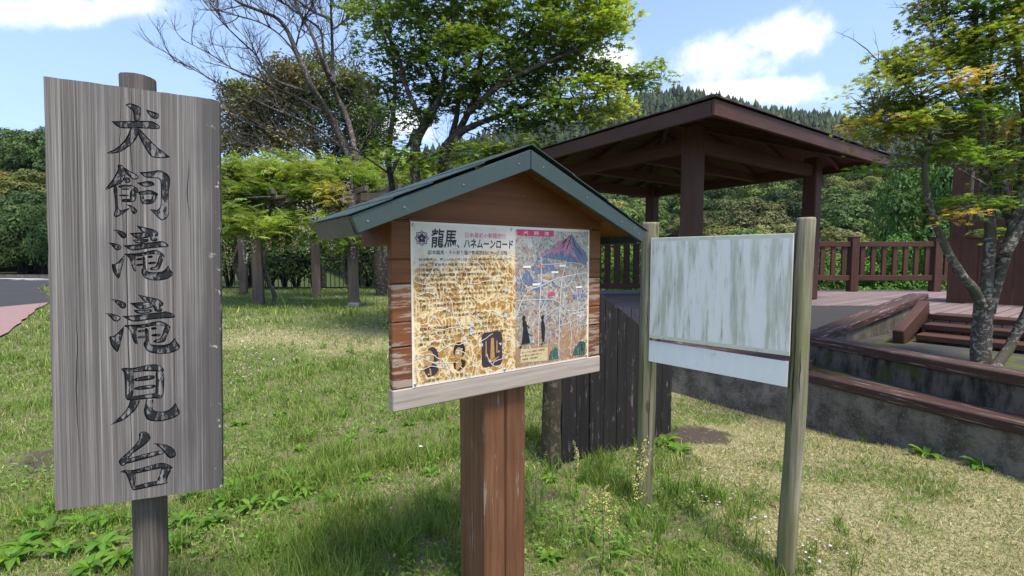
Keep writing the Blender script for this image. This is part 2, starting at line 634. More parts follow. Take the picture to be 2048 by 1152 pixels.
material('lawn_ground', _ground)
flat_mat('forest_floor', (0.022, 0.030, 0.010), 0.95, 0.4, 0.4)
flat_mat('pink_paving', (0.26, 0.165, 0.155), 0.85, 0.2, 9)
flat_mat('road_paint', (0.75, 0.75, 0.73), 0.7, 0.15, 20)
flat_mat('black_metal', (0.012, 0.012, 0.014), 0.45, 0.3, 20)
flat_mat('galvanised', (0.42, 0.43, 0.44), 0.4, 0.2, 60, metal=0.8)
flat_mat('bench_grey', (0.38, 0.37, 0.39), 0.6, 0.15, 12)
leaf_mat('leaf')
leaf_mat('leaf_dull', 0.9, 0.2, 0.6)
leaf_mat('grass_blade', 1.0, 0.25, 0.6)
bark_mat('bark_dark', (0.014, 0.011, 0.009), (0.055, 0.042, 0.034), (0.11, 0.10, 0.085), 0.2)
bark_mat('bark_grey', (0.026, 0.020, 0.016), (0.095, 0.074, 0.060), (0.19, 0.175, 0.15), 0.3, 22)
bark_mat('bark_mossy', (0.020, 0.016, 0.010), (0.085, 0.068, 0.045), (0.13, 0.115, 0.08), 0.3, 30, moss=(0.040, 0.045, 0.016))
bark_mat('bark_lichen', (0.030, 0.023, 0.017), (0.12, 0.098, 0.078), (0.25, 0.24, 0.205), 0.42, 48, moss=(0.075, 0.066, 0.045))
bark_mat('twig', (0.04, 0.03, 0.025), (0.13, 0.10, 0.085), (0.22, 0.19, 0.17), 0.2)


# ------------------------------------------------------------------ ground
WALL_A, WALL_B, WALL_C, WALL_D = (3.93, 2.03), (2.867, 4.644), (1.85, 5.50), (0.55, 6.75)


def gz(x, y):
    x, y = np.asarray(x, float), np.asarray(y, float)
    z = 0.3 * sstep(y, 5, 12) * sstep(2.0 - x, 0, 4)
    z = z - 0.06 * sstep(x, 0.1, 1.0) * sstep(y, 1.4, 2.3) * (1 - sstep(x, 2.6, 3.4) * sstep(4.2 - y, 0, 0.9))
    z = z - 0.09 * sstep(x, 1.7, 2.7) * sstep(y, 3.7, 4.7)
    z = z - 6.0 * sstep(y, 19.5, 45) * sstep(x, -17, -9)
    z = z - 5.5 * sstep(y, 10.8, 26) * sstep(x, 0.5, 5)
    z = z - 0.085 * np.exp(-((x - 1.45) / 0.55) ** 2 - ((y - 2.2) / 0.45) ** 2)
    z = z + 0.012 * fbm(x, y, 1.7, 3)
    return z


def zones(x, y):
    n1, n2 = fbm(x, y, 1.6, 1), fbm(x, y, 0.9, 5)
    dry = sstep(x + 0.25 * n1, 0.95, 1.5) * sstep(y, 1.0, 2.0) * (1 - 0.9 * sstep(y, 7, 8))
    dry = dry * (1 - 0.55 * sstep(fbm(x, y, 1.3, 12), 0.0, 0.45))
    dry = np.maximum(dry, 0.8 * np.exp(-((y - 8.2 + 0.5 * n2) / 1.3) ** 2) * sstep(x, -7, -4.4) * sstep(1.5 - x, 0, 1))
    dry = np.maximum(dry, 0.40 * sstep(n1, 0.05, 0.55))
    soil = np.zeros_like(dry)
    for (sx, sy, rx, ry, a) in ((1.62, 4.15, 0.42, 0.30, 1.0), (-3.4, 3.55, 0.55, 0.5, 0.75), (-1.75, 3.8, 0.5, 0.32, 0.55),
                                (-2.2, 2.6, 0.35, 0.3, 0.5), (2.2, 2.9, 0.22, 0.12, 0.45), (0.25, 3.1, 0.2, 0.5, 0.6),
                                (-0.5, 2.5, 0.4, 0.3, 0.35), (2.4, 3.5, 0.3, 0.12, 0.4), (-3.0, 4.4, 0.5, 0.3, 0.4),
                                (-4.6, 10.2, 0.9, 0.25, 0.7), (-1.3, 2.05, 0.25, 0.2, 0.4)):
        soil = np.maximum(soil, a * np.exp(-((x - sx) / rx) ** 2 - ((y - sy) / ry) ** 2))
    far = sstep(y, 19, 24)
    return dry, soil, far


def build_ground():
    def axis(lim0, lim1, fine0, fine1, step):
        a = list(np.arange(fine0, fine1, step))
        s, p = step, fine1
        while p < lim1:
            a.append(p)
            s *= 1.22
            p += s
        a.append(lim1)
        s, p, lo = step, fine0, []
        while True:
            s *= 1.22
            p -= s
            if p < lim0:
                break
            lo.append(p)
        return np.array([lim0] + lo[::-1] + a)
    xs, ys = axis(-900, 900, -6, 5, 0.07), axis(-60, 900, 0.6, 8.0, 0.07)
    X, Y = np.meshgrid(xs, ys)
    Z = gz(X, Y)
    v = np.stack([X, Y, Z], -1).reshape(-1, 3)
    nx, ny = len(xs), len(ys)
    i = np.arange(nx - 1)[None] + np.arange(ny - 1)[:, None] * nx
    q = np.stack([i, i + 1, i + nx + 1, i + nx], -1).reshape(-1, 4)
    me = bpy.data.meshes.new('ground')
    me.from_pydata(v.tolist(), [], q.tolist())
    d, s, f = zones(v[:, 0], v[:, 1])
    c = np.stack([d, s, f, np.ones_like(d)], 1).astype(np.float32)
    me.color_attributes.new('Zone', 'FLOAT_COLOR', 'POINT').data.foreach_set('color', c.reshape(-1))
    me.materials.append(MATS['lawn_ground'])
    smooth(me)
    tag(put(bpy.data.objects.new('ground', me)), kind='structure')


build_ground()


def sheet(name, poly, lift, mat, kind='structure', parent=None, grid=1.2):
    """a flat polygon laid a little above the ground sheet, cut fine enough to follow it"""
    bm = bmesh.new()
    bm.faces.new([bm.verts.new((x, y, 0)) for x, y in poly])
    xs, ys = [p[0] for p in poly], [p[1] for p in poly]
    for ax, lo, hi in ((0, min(xs), max(xs)), (1, min(ys), max(ys))):
        k = lo + grid
        while k < hi:
            no = (1, 0, 0) if ax == 0 else (0, 1, 0)
            co = (k, 0, 0) if ax == 0 else (0, k, 0)
            bmesh.ops.bisect_plane(bm, geom=bm.verts[:] + bm.edges[:] + bm.faces[:], plane_co=co, plane_no=no)
            k += grid
    for vv in bm.verts:
        vv.co.z = float(gz(vv.co.x, vv.co.y)) + lift
    me = bpy.data.meshes.new(name)
    bmesh.ops.recalc_face_normals(bm, faces=bm.faces)
    if bm.faces[0].normal.z < 0:
        bmesh.ops.reverse_faces(bm, faces=bm.faces)
    bm.to_mesh(me)
    bm.free()
    me.materials.append(mat)
    o = put(bpy.data.objects.new(name, me), parent)
    if not parent:
        tag(o, kind=kind)
    return o


road = sheet('road', [(-12.4, -6), (-12.4, 12.9), (-20, 20.5), (-26, 30), (-75, 30), (-75, -6)], 0.030, MATS['asphalt'])
_edge = [(-5.0 - 7.38 * f + random.uniform(-.04, .04), float(np.interp(f, [0, 0.4946, 1], [3.4, 8.05, 12.8])) + random.uniform(-.04, .04)) for f in np.linspace(0, 1, 34)]
sheet('pavement', [(-12.38, 2.0)] + _edge[:-1] + [(-12.38, 12.8)], 0.034, MATS['pink_paving'])
for (x0, y0, x1, y1) in ((-27.5, 26.2, -24.4, 26.6), (-30.5, 27.6, -27.2, 28.0), (-29.0, 24.3, -26.4, 24.6), (-35.5, 26.2, -31.5, 26.6)):
    sheet('road_marking', [(x0, y0), (x1, y0), (x1 + 0.2, y1), (x0 + 0.2, y1)], 0.036, MATS['road_paint'], parent=road)
beam('kerb', (-75, 30.1, float(gz(-40, 30)) + 0.06), (-22, 30.1, float(gz(-25, 30)) + 0.06), 0.2, 0.26, MATS['concrete'], road)


# ------------------------------------------------------------------ hills
def hill_z(x, y):
    xs = np.array([-420, -200, -120, -80, -51, 0, 50, 96, 142, 211, 320, 600])
    zs = np.array([40, 34, 36, 46, 58, 72, 86, 96, 87, 76, 82, 80])
    r = np.interp(x, xs, zs)
    s = np.clip((y - 46) / 254, 0, 1) ** 1.25
    back = 1 - 0.6 * sstep(y, 305, 420)
    z = -7.5 + (r + 7.5) * s * back + 2.5 * fbm(x, y, 0.03, 2) * sstep(y, 60, 120)
    left = sstep(-x, 18, 34) * sstep(y, 31, 62)
    return np.maximum(z, -7.5 + 19.0 * left)


def build_hill():
    xs, ys = np.linspace(-420, 600, 120), np.concatenate([np.linspace(31, 130, 45), np.linspace(136, 420, 45)])
    X, Y = np.meshgrid(xs, ys)
    v = np.stack([X, Y, hill_z(X, Y)], -1).reshape(-1, 3)
    nx, ny = len(xs), len(ys)
    i = np.arange(nx - 1)[None] + np.arange(ny - 1)[:, None] * nx
    me = bpy.data.meshes.new('hill')
    me.from_pydata(v.tolist(), [], np.stack([i, i + 1, i + nx + 1, i + nx], -1).reshape(-1, 4).tolist())
    me.materials.append(MATS['forest_floor'])
    smooth(me)
    tag(put(bpy.data.objects.new('hill', me)), kind='structure')


build_hill()

# ------------------------------------------------------------------ terrace: walls, ramp, landing, steps, deck
DECK = 0.85
UX, UY = math.cos(0.635), math.sin(0.635)       # along the gazebo's right-hand side
VX, VY = -UY, UX


def slab(name, poly_top, bottom, mat, label=None, cat=None, kind=None, bevel=0.0):
    """poly_top: list of (x, y, z); straight sides go down to z = bottom"""
    n = len(poly_top)
    v = [tuple(p) for p in poly_top] + [(p[0], p[1], bottom) for p in poly_top]
    f = [tuple(range(n)), tuple(range(2 * n - 1, n - 1, -1))] + [(i, n + i, n + (i + 1) % n, (i + 1) % n) for i in range(n)]
    m = MB()
    m.add(v, f)
    return tag(m.obj(name, mat, bevel=bevel), label, cat, kind=kind)


def low_wall(name, label, a, b, z0, z1, thick, cap_w, cap_h, mat, over=0.03, za=None, zb=None, cap_mat='cap_timber', inward=1):
    """concrete wall from a to b (front face on the line) with a timber cap; za/zb override the top at the ends"""
    a2, b2 = Vector(a), Vector(b)
    d = (b2 - a2).normalized()
    nrm = Vector((d.y, -d.x)) * inward
    za, zb = (z1 if za is None else za), (z1 if zb is None else zb)
    root = thing(name, label, 'wall', (a2.x, a2.y, 0))
    q = [Vector((0, 0)), b2 - a2, b2 - a2 + nrm * thick, nrm * thick]
    zz = [za, zb, zb, za]
    m = MB()
    v = [(p.x, p.y, z0) for p in q] + [(p.x, p.y, z) for p, z in zip(q, zz)]
    m.add(v, [(0, 1, 2, 3), (7, 6, 5, 4), (0, 4, 5, 1), (1, 5, 6, 2), (2, 6, 7, 3), (3, 7, 4, 0)])
    m.obj('concrete_wall', MATS[mat], root)
    c = nrm * (cap_w / 2 - over)
    p0 = Vector((c.x - d.x * over, c.y - d.y * over, za + cap_h / 2 + 0.003))
    e = b2 - a2 + d * over
    p1 = Vector((e.x + c.x, e.y + c.y, zb + cap_h / 2 + 0.003))
    L = (p1 - p0).length
    n = max(1, round(L / 2.4))
    for i in range(n):
        g = 0.003 / L
        beam('cap_timber', p0.lerp(p1, i / n + g), p0.lerp(p1, (i + 1) / n - g), cap_w, cap_h, MATS[cap_mat], root, 0.008)
    return root


low_wall('retaining_wall', 'stained low concrete wall with peeling timber cap along the dry grass, lowest tier',
         WALL_B, WALL_A, -0.4, 0.30, 0.24, 0.26, 0.083, 'concrete', inward=-1)
low_wall('retaining_wall', 'concrete wall with timber cap seen beneath the white sign panel',
         WALL_D, WALL_B, -0.6, 0.40, 0.24, 0.26, 0.083, 'concrete', inward=-1)
UP_A, UP_B = (3.16, 4.97), (4.02, 1.95)
low_wall('retaining_wall', 'dark mossy concrete wall with brown timber cap, upper tier below the lichened maple',
         UP_A, UP_B, 0.2, 0.59, 0.20, 0.22, 0.083, 'concrete_mossy', inward=-1)
PA, PB = (3.22, 5.0), (5.70, 6.60)
low_wall('ramp_parapet', 'concrete parapet with rising peeling timber cap between ramp and steps',
         PA, PB, 0.2, 0.0, 0.17, 0.21, 0.083, 'concrete', za=0.60, zb=0.93, inward=-1)

# tread between the two tiers, and the dark ramp that climbs from it to the deck
slab('terrace_tread', [(2.90, 4.66, 0.372), (3.95, 2.05, 0.372), (4.05, 1.97, 0.372), (3.20, 4.95, 0.385), (3.16, 5.02, 0.39)], 0.1,
     MATS['mossy_asphalt'], kind='structure')
slab('ramp', [(2.88, 4.68, 0.378), (3.17, 5.03, 0.40), (5.30, 6.40, 0.846), (5.10, 6.62, 0.846), (3.45, 6.62, 0.846), (1.6, 6.2, 0.50),
              (1.95, 5.55, 0.47)], -0.3, MATS['asphalt'], kind='structure')
slab('landing', [(3.30, 5.02, 0.572), (3.38, 4.2, 0.572), (4.2, 1.9, 0.572), (7.5, 1.9, 0.572), (5.9, 4.4, 0.572), (4.75, 5.95, 0.572)], 0.2,
     MATS['mossy_asphalt'], kind='structure')
slab('deck', [(0.9, 7.2, DECK), (2.0, 5.75, DECK), (3.45, 6.63, DECK), (5.12, 6.63, DECK), (5.72, 6.70, DECK), (4.93, 5.63, DECK),
              (6.6, 3.1, DECK), (12, 4.5, DECK), (12, 9.9, DECK), (0.9, 9.9, DECK)], -0.6, MATS['deck_planks'], kind='structure')


def build_steps():
    root = thing('steps', 'three dark brown timber steps with sloping side board behind the lichened maple', 'steps',
                 (4.916, 5.603, 0.572), 0)
    u, vv = Vector((UX, UY, 0)), Vector((VX, VY, 0))
    for k in range(3):
        # nosing of the top tread lies on the deck edge; each lower one steps down and forward
        off = -u * (0.27 * k)
        z = (DECK - 0.094 * k) - 0.572
        a = off - vv * 2.6 + u * 0.13
        b = off + u * 0.13
        a.z = b.z = z - 0.03
        beam('tread', a, b, 0.29, 0.065, MATS['brown_paint_x'], root, 0.008)
    a = -u * 0.80 + vv * 0.09
    b = u * 0.12 + vv * 0.09
    a.z, b.z = 0.05, 0.33
    beam('side_board', a, b, 0.10, 0.20, MATS['brown_paint_x'], root, 0.01)
    m = MB()
    for k in range(3):
        off = -u * (0.27 * k)
        q = [off + u * 0.06, off + u * 0.06 - vv * 2.6, off + u * 0.3 - vv * 2.6, off + u * 0.3]
        z1 = (DECK - 0.094 * k) - 0.572 - 0.066
        v = [(p.x, p.y, -0.05) for p in q] + [(p.x, p.y, z1) for p in q]
        m.add(v, [(0, 1, 2, 3), (7, 6, 5, 4), (0, 4, 5, 1), (1, 5, 6, 2), (2, 6, 7, 3), (3, 7, 4, 0)])
    m.obj('riser', MATS['concrete_mossy'], root)


build_steps()


# ------------------------------------------------------------------ deck fences and timber screen
def deck_fence(name, label, a, b, z0, posts, baluster_step, bal_w, zt, zb, post_h, mat='brown_paint'):
    a, b = Vector(a + (0,)), Vector(b + (0,))
    d = b - a
    L = d.length
    d.normalize()
    ang = math.atan2(d.y, d.x)
    root = thing(name, label, 'fence', (a.x, a.y, z0), ang)
    for s in posts:
        p = box_part('post', (0.15, 0.15, post_h), (s, 0, post_h / 2), MATS[mat], root, bevel=0.008)
        m = MB()
        m.add([(-.085, -.085, 0), (.085, -.085, 0), (.085, .085, 0), (-.085, .085, 0), (0, 0, 0.03)],
              [(0, 3, 2, 1), (0, 1, 4), (1, 2, 4), (2, 3, 4), (3, 0, 4)])
        m.obj('post_cap', MATS[mat], p, loc=(0, 0, post_h / 2 + 0.001))
    ends = sorted(set([0.0, L] + list(posts)))
    for s0, s1 in zip(ends[:-1], ends[1:]):
        g0 = 0.076 if s0 in posts else 0
        g1 = 0.076 if s1 in posts else 0
        if s1 - s0 - g0 - g1 < 0.05:
            continue
        for z, h in ((zt, 0.10), (zb, 0.10)):
            box_part('rail', (s1 - s0 - g0 - g1, 0.09, h), ((s0 + g0 + s1 - g1) / 2, 0, z), MATS['brown_paint_x'], root)
        n = int((s1 - s0 - g0 - g1) / baluster_step)
        for i in range(n):
            x = s0 + g0 + (s1 - s0 - g0 - g1) * (i + 0.5) / n
            box_part('baluster', (bal_w, 0.045, zt - zb - 0.10), (x, 0, (zt + zb) / 2), MATS[mat], root)
    return root


deck_fence('deck_fence', 'brown timber railing with capped posts at the deck edge, right of the gazebo', (5.07, 9.45), (9.4, 9.45), DECK,
           [0.0, 1.63, 3.26], 0.20, 0.085, 0.93, 0.27, 1.07)
deck_fence('deck_fence', 'brown close-set slatted railing glimpsed between information board and round post', (1.25, 8.9), (4.9, 9.3), DECK,
           [0.0, 1.8, 3.6], 0.165, 0.11, 1.02, 0.0 + 0.14, 1.09)


def build_screen():
    root = thing('timber_screen', 'tall brown boarded screen with lattice top behind the lichened maple', 'screen', (6.446, 6.998, DECK),
                 math.atan2(-VY, -VX))
    W, H, zr = 2.7, 2.02, 0.93
    bp, bx = MATS['brown_paint'], MATS['brown_paint_x']
    for i in range(15):
        box_part('board', (0.176, 0.035, zr), (0.06 + 0.09 + i * 0.18, 0.045, zr / 2 + 0.01), bp, root)
    box_part('corner_post', (0.20, 0.20, H), (0.02, 0.13, H / 2), bp, root, bevel=0.01)
    box_part('corner_post', (0.20, 0.20, H), (W + 0.05, 0.13, H / 2), bp, root, bevel=0.01)
    for z, h in ((zr + 0.05, 0.075), (zr + 0.20, 0.14), (zr + 0.55, 0.10), (H - 0.06, 0.12)):
        box_part('rail', (W - 0.12, 0.10, h), (W / 2 + 0.05, 0.06, z), bx, root)
    for i in range(24):
        box_part('slat', (0.035, 0.03, 0.24), (0.18 + i * 0.108, 0.062, zr + 0.385), bp, root)
        if i % 3 == 0:
            box_part('slat', (0.06, 0.03, 0.31), (0.18 + i * 0.108, 0.062, zr + 0.755), bp, root)
    # side wall running back
    for i in range(4):
        box_part('board', (0.035, 0.176, zr), (-0.06, 0.33 + i * 0.18, zr / 2 + 0.01), bp, root)


build_screen()
KANJI = {
 'dog': [[(1896,12434),(2010,12508),(2157,12493),(2299,12420),(2316,12346),(2271,11979),(2121,11958),(2110,12179),(2098,12288),(2035,12330),(1973,12398)],[(1562,11899),(1562,11899),(2037,11972),(2523,12044),(2639,12029),(2784,11927),(2790,11832),(2695,11807),(2290,11783),(1809,11708),(1684,11763)],[(2042,11828),(2247,11821),(2244,11580),(2112,11322),(1897,11091),(1728,10969),(1547,10915),(1437,10920),(1451,10952),(1660,11081),(1859,11326),(1975,11563)],[(2175,11743),(2261,11771),(2402,11600),(2688,11269),(3054,10977),(3054,10977),(2875,10922),(2596,10909),(2510,10970),(2368,11232),(2243,11511)],[(2434,12380),(2434,12380),(2600,12344),(2745,12304),(2776,12239),(2743,12139),(2655,12104),(2554,12156),(2476,12266)]],
 'feed': [[(1680,10585),(1750,10631),(1861,10569),(1913,10273),(1783,10037),(1614,9936),(1405,9808),(1371,9839),(1576,10156),(1720,10495)],[(1861,10560),(1986,10443),(2099,10402),(2213,10327),(2226,10250),(2153,10182),(2054,10199),(1928,10308),(1859,10422)],[(2018,10161),(1992,10086),(1931,10050),(1872,10075),(1848,10146),(1874,10221),(1934,10257),(1994,10233)],[(1565,9915),(1684,9977),(1679,9650),(1693,9168),(1963,9324),(1976,9264),(1655,8984),(1585,9006),(1573,9108),(1624,9232),(1611,9541)],[(1698,9978),(1924,10035),(2108,10004),(2221,9883),(2190,9759),(2091,9821),(2036,9920),(1923,9945),(1711,9893)],[(2036,9920),(2163,9861),(2144,9511),(2001,9501),(1976,9742)],[(1781,9899),(1986,9916),(1985,9864),(1780,9847)],[(1708,9704),(1962,9715),(1961,9663),(1721,9644)],[(1762,9578),(2131,9597),(2129,9501),(1774,9464)],[(1879,9414),(1879,9414),(2028,9398),(2155,9285),(2168,9181),(2095,9106),(2025,9172),(1985,9343)],[(2236,10433),(2236,10433),(2503,10476),(2694,10539),(2797,10549),(3041,10404),(3030,10092),(2990,9893),(3006,9288),(2973,9072),(2808,8955),(2734,9004),(2488,9307),(2488,9307),(2767,9290),(2788,9806),(2785,10160),(2750,10280),(2559,10280),(2384,10264)],[(2166,10096),(2166,10096),(2325,10145),(2471,10193),(2587,10169),(2644,10077),(2526,10014),(2381,9975),(2266,10027)],[(2191,9829),(2365,9869),(2496,9924),(2744,9803),(2669,9726),(2494,9783),(2319,9725),(2219,9726)],[(2219,9761),(2334,9735),(2361,9615),(2330,9420),(2273,9468)],[(2567,9771),(2729,9802),(2608,9492),(2520,9539)],[(2289,9592),(2595,9632),(2644,9495),(2330,9420)]],
 'fall': [[(1551,8625),(1551,8625),(1705,8610),(1859,8548),(1893,8454),(1857,8365),(1772,8352),(1703,8462)],[(1427,8217),(1427,8217),(1601,8206),(1754,8134),(1760,8047),(1681,7974),(1597,7989),(1516,8125)],[(1507,7569),(1576,7553),(1676,7642),(1806,7838),(1834,7822),(1773,7487),(1689,7100),(1640,7117),(1530,7290),(1502,7481)],[(2141,8781),(2141,8781),(2364,8731),(2598,8681),(2714,8580),(2698,8472),(2624,8451),(2697,8365),(2652,8292),(2505,8304),(2477,8462),(2275,8577),(2204,8679)],[(1958,8527),(1958,8527),(2275,8577),(2478,8533),(2462,8400),(2214,8354),(2114,8367)],[(2027,8328),(2027,8328),(2214,8345),(2454,8382),(2446,8266),(2126,8200)],[(1783,8143),(1783,8143),(2097,8182),(2299,8233),(2652,8292),(2771,8332),(2919,8267),(2986,8179),(2933,8123),(2649,8104),(2297,8039),(2007,7967)],[(1806,7856),(1864,7901),(2006,7879),(2121,7847),(2089,7635),(2114,7405),(2128,7352),(2056,7333),(2001,7491),(1961,7702),(1891,7823)],[(1864,7901),(2208,7912),(2590,8043),(2722,8008),(2870,7869),(2854,7797),(2706,7882),(2499,7894),(2265,7816),(2005,7809)],[(2721,7901),(2870,7851),(2777,7579),(2730,7416),(2611,7378),(2449,7393),(2494,7483),(2642,7504)],[(2119,7741),(2264,7781),(2292,7711),(2133,7671)],[(2411,7838),(2543,7860),(2557,7780),(2424,7758)],[(2117,7565),(2291,7604),(2297,7524),(2116,7503)],[(2423,7643),(2644,7666),(2628,7576),(2422,7562)],[(2265,7816),(2367,7819),(2361,7410),(2433,7322),(2714,7326),(2849,7382),(2956,7547),(2956,7547),(3000,7421),(3090,7295),(3043,7186),(2861,7075),(2607,7046),(2386,7089),(2285,7177),(2230,7372),(2304,7462)]],
 'fall2': [[(1462,6478),(1462,6478),(1640,6452),(1820,6375),(1860,6270),(1817,6175),(1718,6167),(1638,6291)],[(1317,6041),(1317,6041),(1519,6018),(1698,5929),(1705,5834),(1613,5760),(1515,5781),(1420,5935)],[(1411,5329),(1492,5307),(1608,5398),(1759,5603),(1792,5583),(1720,5221),(1623,4804),(1566,4826),(1438,5023),(1406,5234)],[(2148,6612),(2148,6612),(2409,6543),(2683,6474),(2820,6356),(2801,6239),(2714,6220),(2800,6121),(2747,6044),(2574,6066),(2542,6242),(2305,6380),(2222,6496)],[(1935,6345),(1935,6345),(2305,6380),(2543,6320),(2524,6174),(2234,6140),(2117,6161)],[(2016,6124),(2016,6124),(2234,6130),(2515,6155),(2505,6029),(2131,5978)],[(1731,5938),(1731,5938),(2097,5959),(2334,6003),(2747,6044),(2887,6081),(3061,5999),(3140,5899),(3077,5841),(2744,5838),(2331,5790),(1993,5731)],[(1759,5622),(1826,5668),(1992,5635),(2126,5592),(2089,5361),(2119,5109),(2135,5050),(2050,5034),(1986,5211),(1939,5444),(1858,5581)],[(1826,5668),(2228,5657),(2674,5775),(2830,5728),(3004,5566),(2985,5488),(2811,5591),(2569,5618),(2294,5548),(1991,5558)],[(2829,5611),(3003,5546),(2895,5254),(2840,5078),(2700,5045),(2510,5073),(2563,5168),(2737,5181)],[(2124,5476),(2294,5510),(2327,5431),(2140,5398)],[(2465,5563),(2620,5577),(2636,5489),(2481,5474)],[(2121,5283),(2325,5314),(2332,5226),(2120,5215)],[(2479,5348),(2739,5358),(2720,5260),(2478,5260)],[(2294,5548),(2413,5545),(2408,5097),(2492,4995),(2821,4980),(2980,5033),(3106,5206),(3106,5206),(3158,5065),(3263,4921),(3208,4803),(2994,4695),(2696,4681),(2437,4743),(2319,4847),(2254,5064),(2340,5158)]],
 'see': [[(1667,4261),(1768,4317),(1925,4253),(2011,4193),(1999,3341),(1852,3228),(1781,3325),(1777,3542),(1764,4084),(1730,4212)],[(1768,4317),(1954,4269),(2499,4389),(2693,4332),(2813,4195),(2796,4086),(2511,4142),(2157,4156),(1952,4125)],[(2571,4174),(2813,4195),(2804,3456),(2756,3274),(2665,3227),(2530,3257),(2563,3476),(2581,3769)],[(1993,3959),(2555,4047),(2560,3863),(2006,3831)],[(1989,3669),(2566,3734),(2579,3585),(2031,3548)],[(1854,3372),(2000,3378),(2562,3439),(2743,3387),(2665,3245),(2144,3255),(1881,3207)],[(1911,3277),(2130,3257),(2166,3199),(2052,2935),(1845,2719),(1670,2593),(1383,2512),(1383,2512),(1469,2579),(1746,2875),(1850,3064)],[(2307,3277),(2530,3239),(2482,3040),(2495,2854),(2736,2793),(2950,2846),(3106,3065),(3106,3065),(3151,2920),(3234,2743),(3179,2616),(2931,2511),(2656,2476),(2371,2535),(2284,2655),(2242,2880),(2289,3059)]],
 'stand': [[(2100,2150),(2219,2219),(2322,2179),(2418,2047),(2416,1899),(2122,1640),(1885,1488),(1824,1276),(1720,1144),(1619,1168),(1557,1351),(1828,1588),(2066,1869),(2127,2009)],[(1796,1354),(2031,1431),(2691,1546),(2796,1438),(2780,1402),(2028,1247),(1677,1187),(1737,1307)],[(2489,1787),(2489,1787),(2663,1765),(2875,1681),(3043,1537),(3104,1358),(3071,1249),(2947,1209),(2856,1279),(2766,1480),(2616,1668)],[(1602,969),(1602,969),(1718,1034),(1907,969),(2503,1094),(2701,1122),(2868,1050),(3021,914),(2959,848),(2714,941),(2022,840),(1847,867)],[(1732,959),(1906,932),(2023,877),(1987,437),(1956,294),(1898,359),(1815,688)],[(2699,1000),(2990,881),(2863,616),(2839,468),(2876,405),(2707,394),(2557,532),(2650,706)],[(1898,378),(1988,465),(2557,551),(2862,445),(2861,388),(2403,350),(1956,294)]],
}

# ------------------------------------------------------------------ carved name sign
flat_mat('groove_black', (0.012, 0.012, 0.014), 0.8, 0.3, 60)


def _worn_paint(t, setp):
    v = t.obj()
    a = t.noise(t.map(v, (60, 60, 26)), 1.0, 5, 0.7)
    g = t.noise(t.map(v, (70, 70, 2.0)), 1.0, 4, 0.65)
    wood = t.ramp(g, [(0.3, (0.06, 0.055, 0.055)), (0.7, (0.27, 0.25, 0.25))])
    f = t.math('ADD', t.math('MULTIPLY', a, 0.75), t.math('MULTIPLY', g, 0.25))
    c = t.mix(t.step(f, 0.505, 0.55), (0.017, 0.017, 0.019), wood)
    setp(c, 0.75, g, 0.4, 0.003)


material('worn_paint', _worn_paint)


def _sign(t, setp):
    v = t.obj()
    wv = t.vmath('ADD', v, t.vmath('MULTIPLY', t.noise(t.map(v, (2, 2, 1.2)), 1.0, 2, out=1), (0.005, 0.0, 0.0)))
    f1 = t.noise(t.map(wv, (330, 40, 1.6)), 1.0, 4, 0.7)
    f2 = t.noise(t.map(wv, (95, 20, 0.5)), 1.0, 4, 0.65)
    f3 = t.noise(t.map(v, (5, 5, 1.6)), 1.0, 4, 0.6)
    f = t.math('ADD', t.math('MULTIPLY', f1, 0.5), t.math('MULTIPLY', f2, 0.5))
    c = t.ramp(f, [(0.34, (0.048, 0.039, 0.036)), (0.46, (0.138, 0.118, 0.110)), (0.54, (0.215, 0.188, 0.176)), (0.66, (0.40, 0.36, 0.34))])
    s = t.sep(v)
    # a darker band down the right edge and a few bleached streaks beside the lettering
    edge = t.math('MULTIPLY', t.step(t.math('ADD', s[0], t.math('MULTIPLY', t.math('SUBTRACT', f3, 0.5), 0.16)), 0.345, 0.415), 0.85)
    c = t.mix(edge, c, t.mix(f1, (0.035, 0.030, 0.028), (0.13, 0.115, 0.11)))
    c = t.mix(t.math('MULTIPLY', t.step(f3, 0.46, 0.72), 0.55), c, t.mix(f1, (0.05, 0.042, 0.045), (0.16, 0.14, 0.145)))
    pale = t.noise(t.map(wv, (120, 5, 0.22), (7, 0, 3)), 1.0, 2, 0.5)
    c = t.mix(t.math('MULTIPLY', t.step(pale, 0.60, 0.72), 0.55), c, (0.42, 0.40, 0.40))
    li = t.math('MULTIPLY', t.step(t.noise(v, 26, 4, 0.6), 0.60, 0.66), t.step(s[0], 0.40, 0.43))
    c = t.mix(li, c, (0.46, 0.46, 0.36))
    setp(c, 0.8, f, 0.55, 0.004)


material('sign_board_wood', _sign)


def chaikin(p, n=2):
    for _ in range(n):
        q = []
        for i in range(len(p)):
            a, b = p[i], p[(i + 1) % len(p)]
            q.append((a[0] * .75 + b[0] * .25, a[1] * .75 + b[1] * .25))
            q.append((a[0] * .25 + b[0] * .75, a[1] * .25 + b[1] * .75))
        p = q
    out = []
    for a in p:
        if not out or math.hypot(a[0] - out[-1][0], a[1] - out[-1][1]) > 4e-4:
            out.append(a)
    if math.hypot(out[0][0] - out[-1][0], out[0][1] - out[-1][1]) < 4e-4:
        out.pop()
    return out


def ccw(p):
    s = sum(p[i][0] * p[(i + 1) % len(p)][1] - p[(i + 1) % len(p)][0] * p[i][1] for i in range(len(p)))
    return p if s > 0 else p[::-1]


def inset(p, d):
    """move an outline inwards by about d (miter limited)"""
    p = ccw(p)
    n, out = len(p), []
    for i in range(n):
        a, b, c = Vector(p[i - 1]), Vector(p[i]), Vector(p[(i + 1) % n])
        e1, e2 = (b - a).normalized(), (c - b).normalized()
        n1, n2 = Vector((-e1.y, e1.x)), Vector((-e2.y, e2.x))
        m = n1 + n2
        m = m.normalized() if m.length > 1e-6 else n1
        k = d / max(0.45, m.dot(n1))
        out.append((b.x + m.x * k, b.y + m.y * k))
    return out


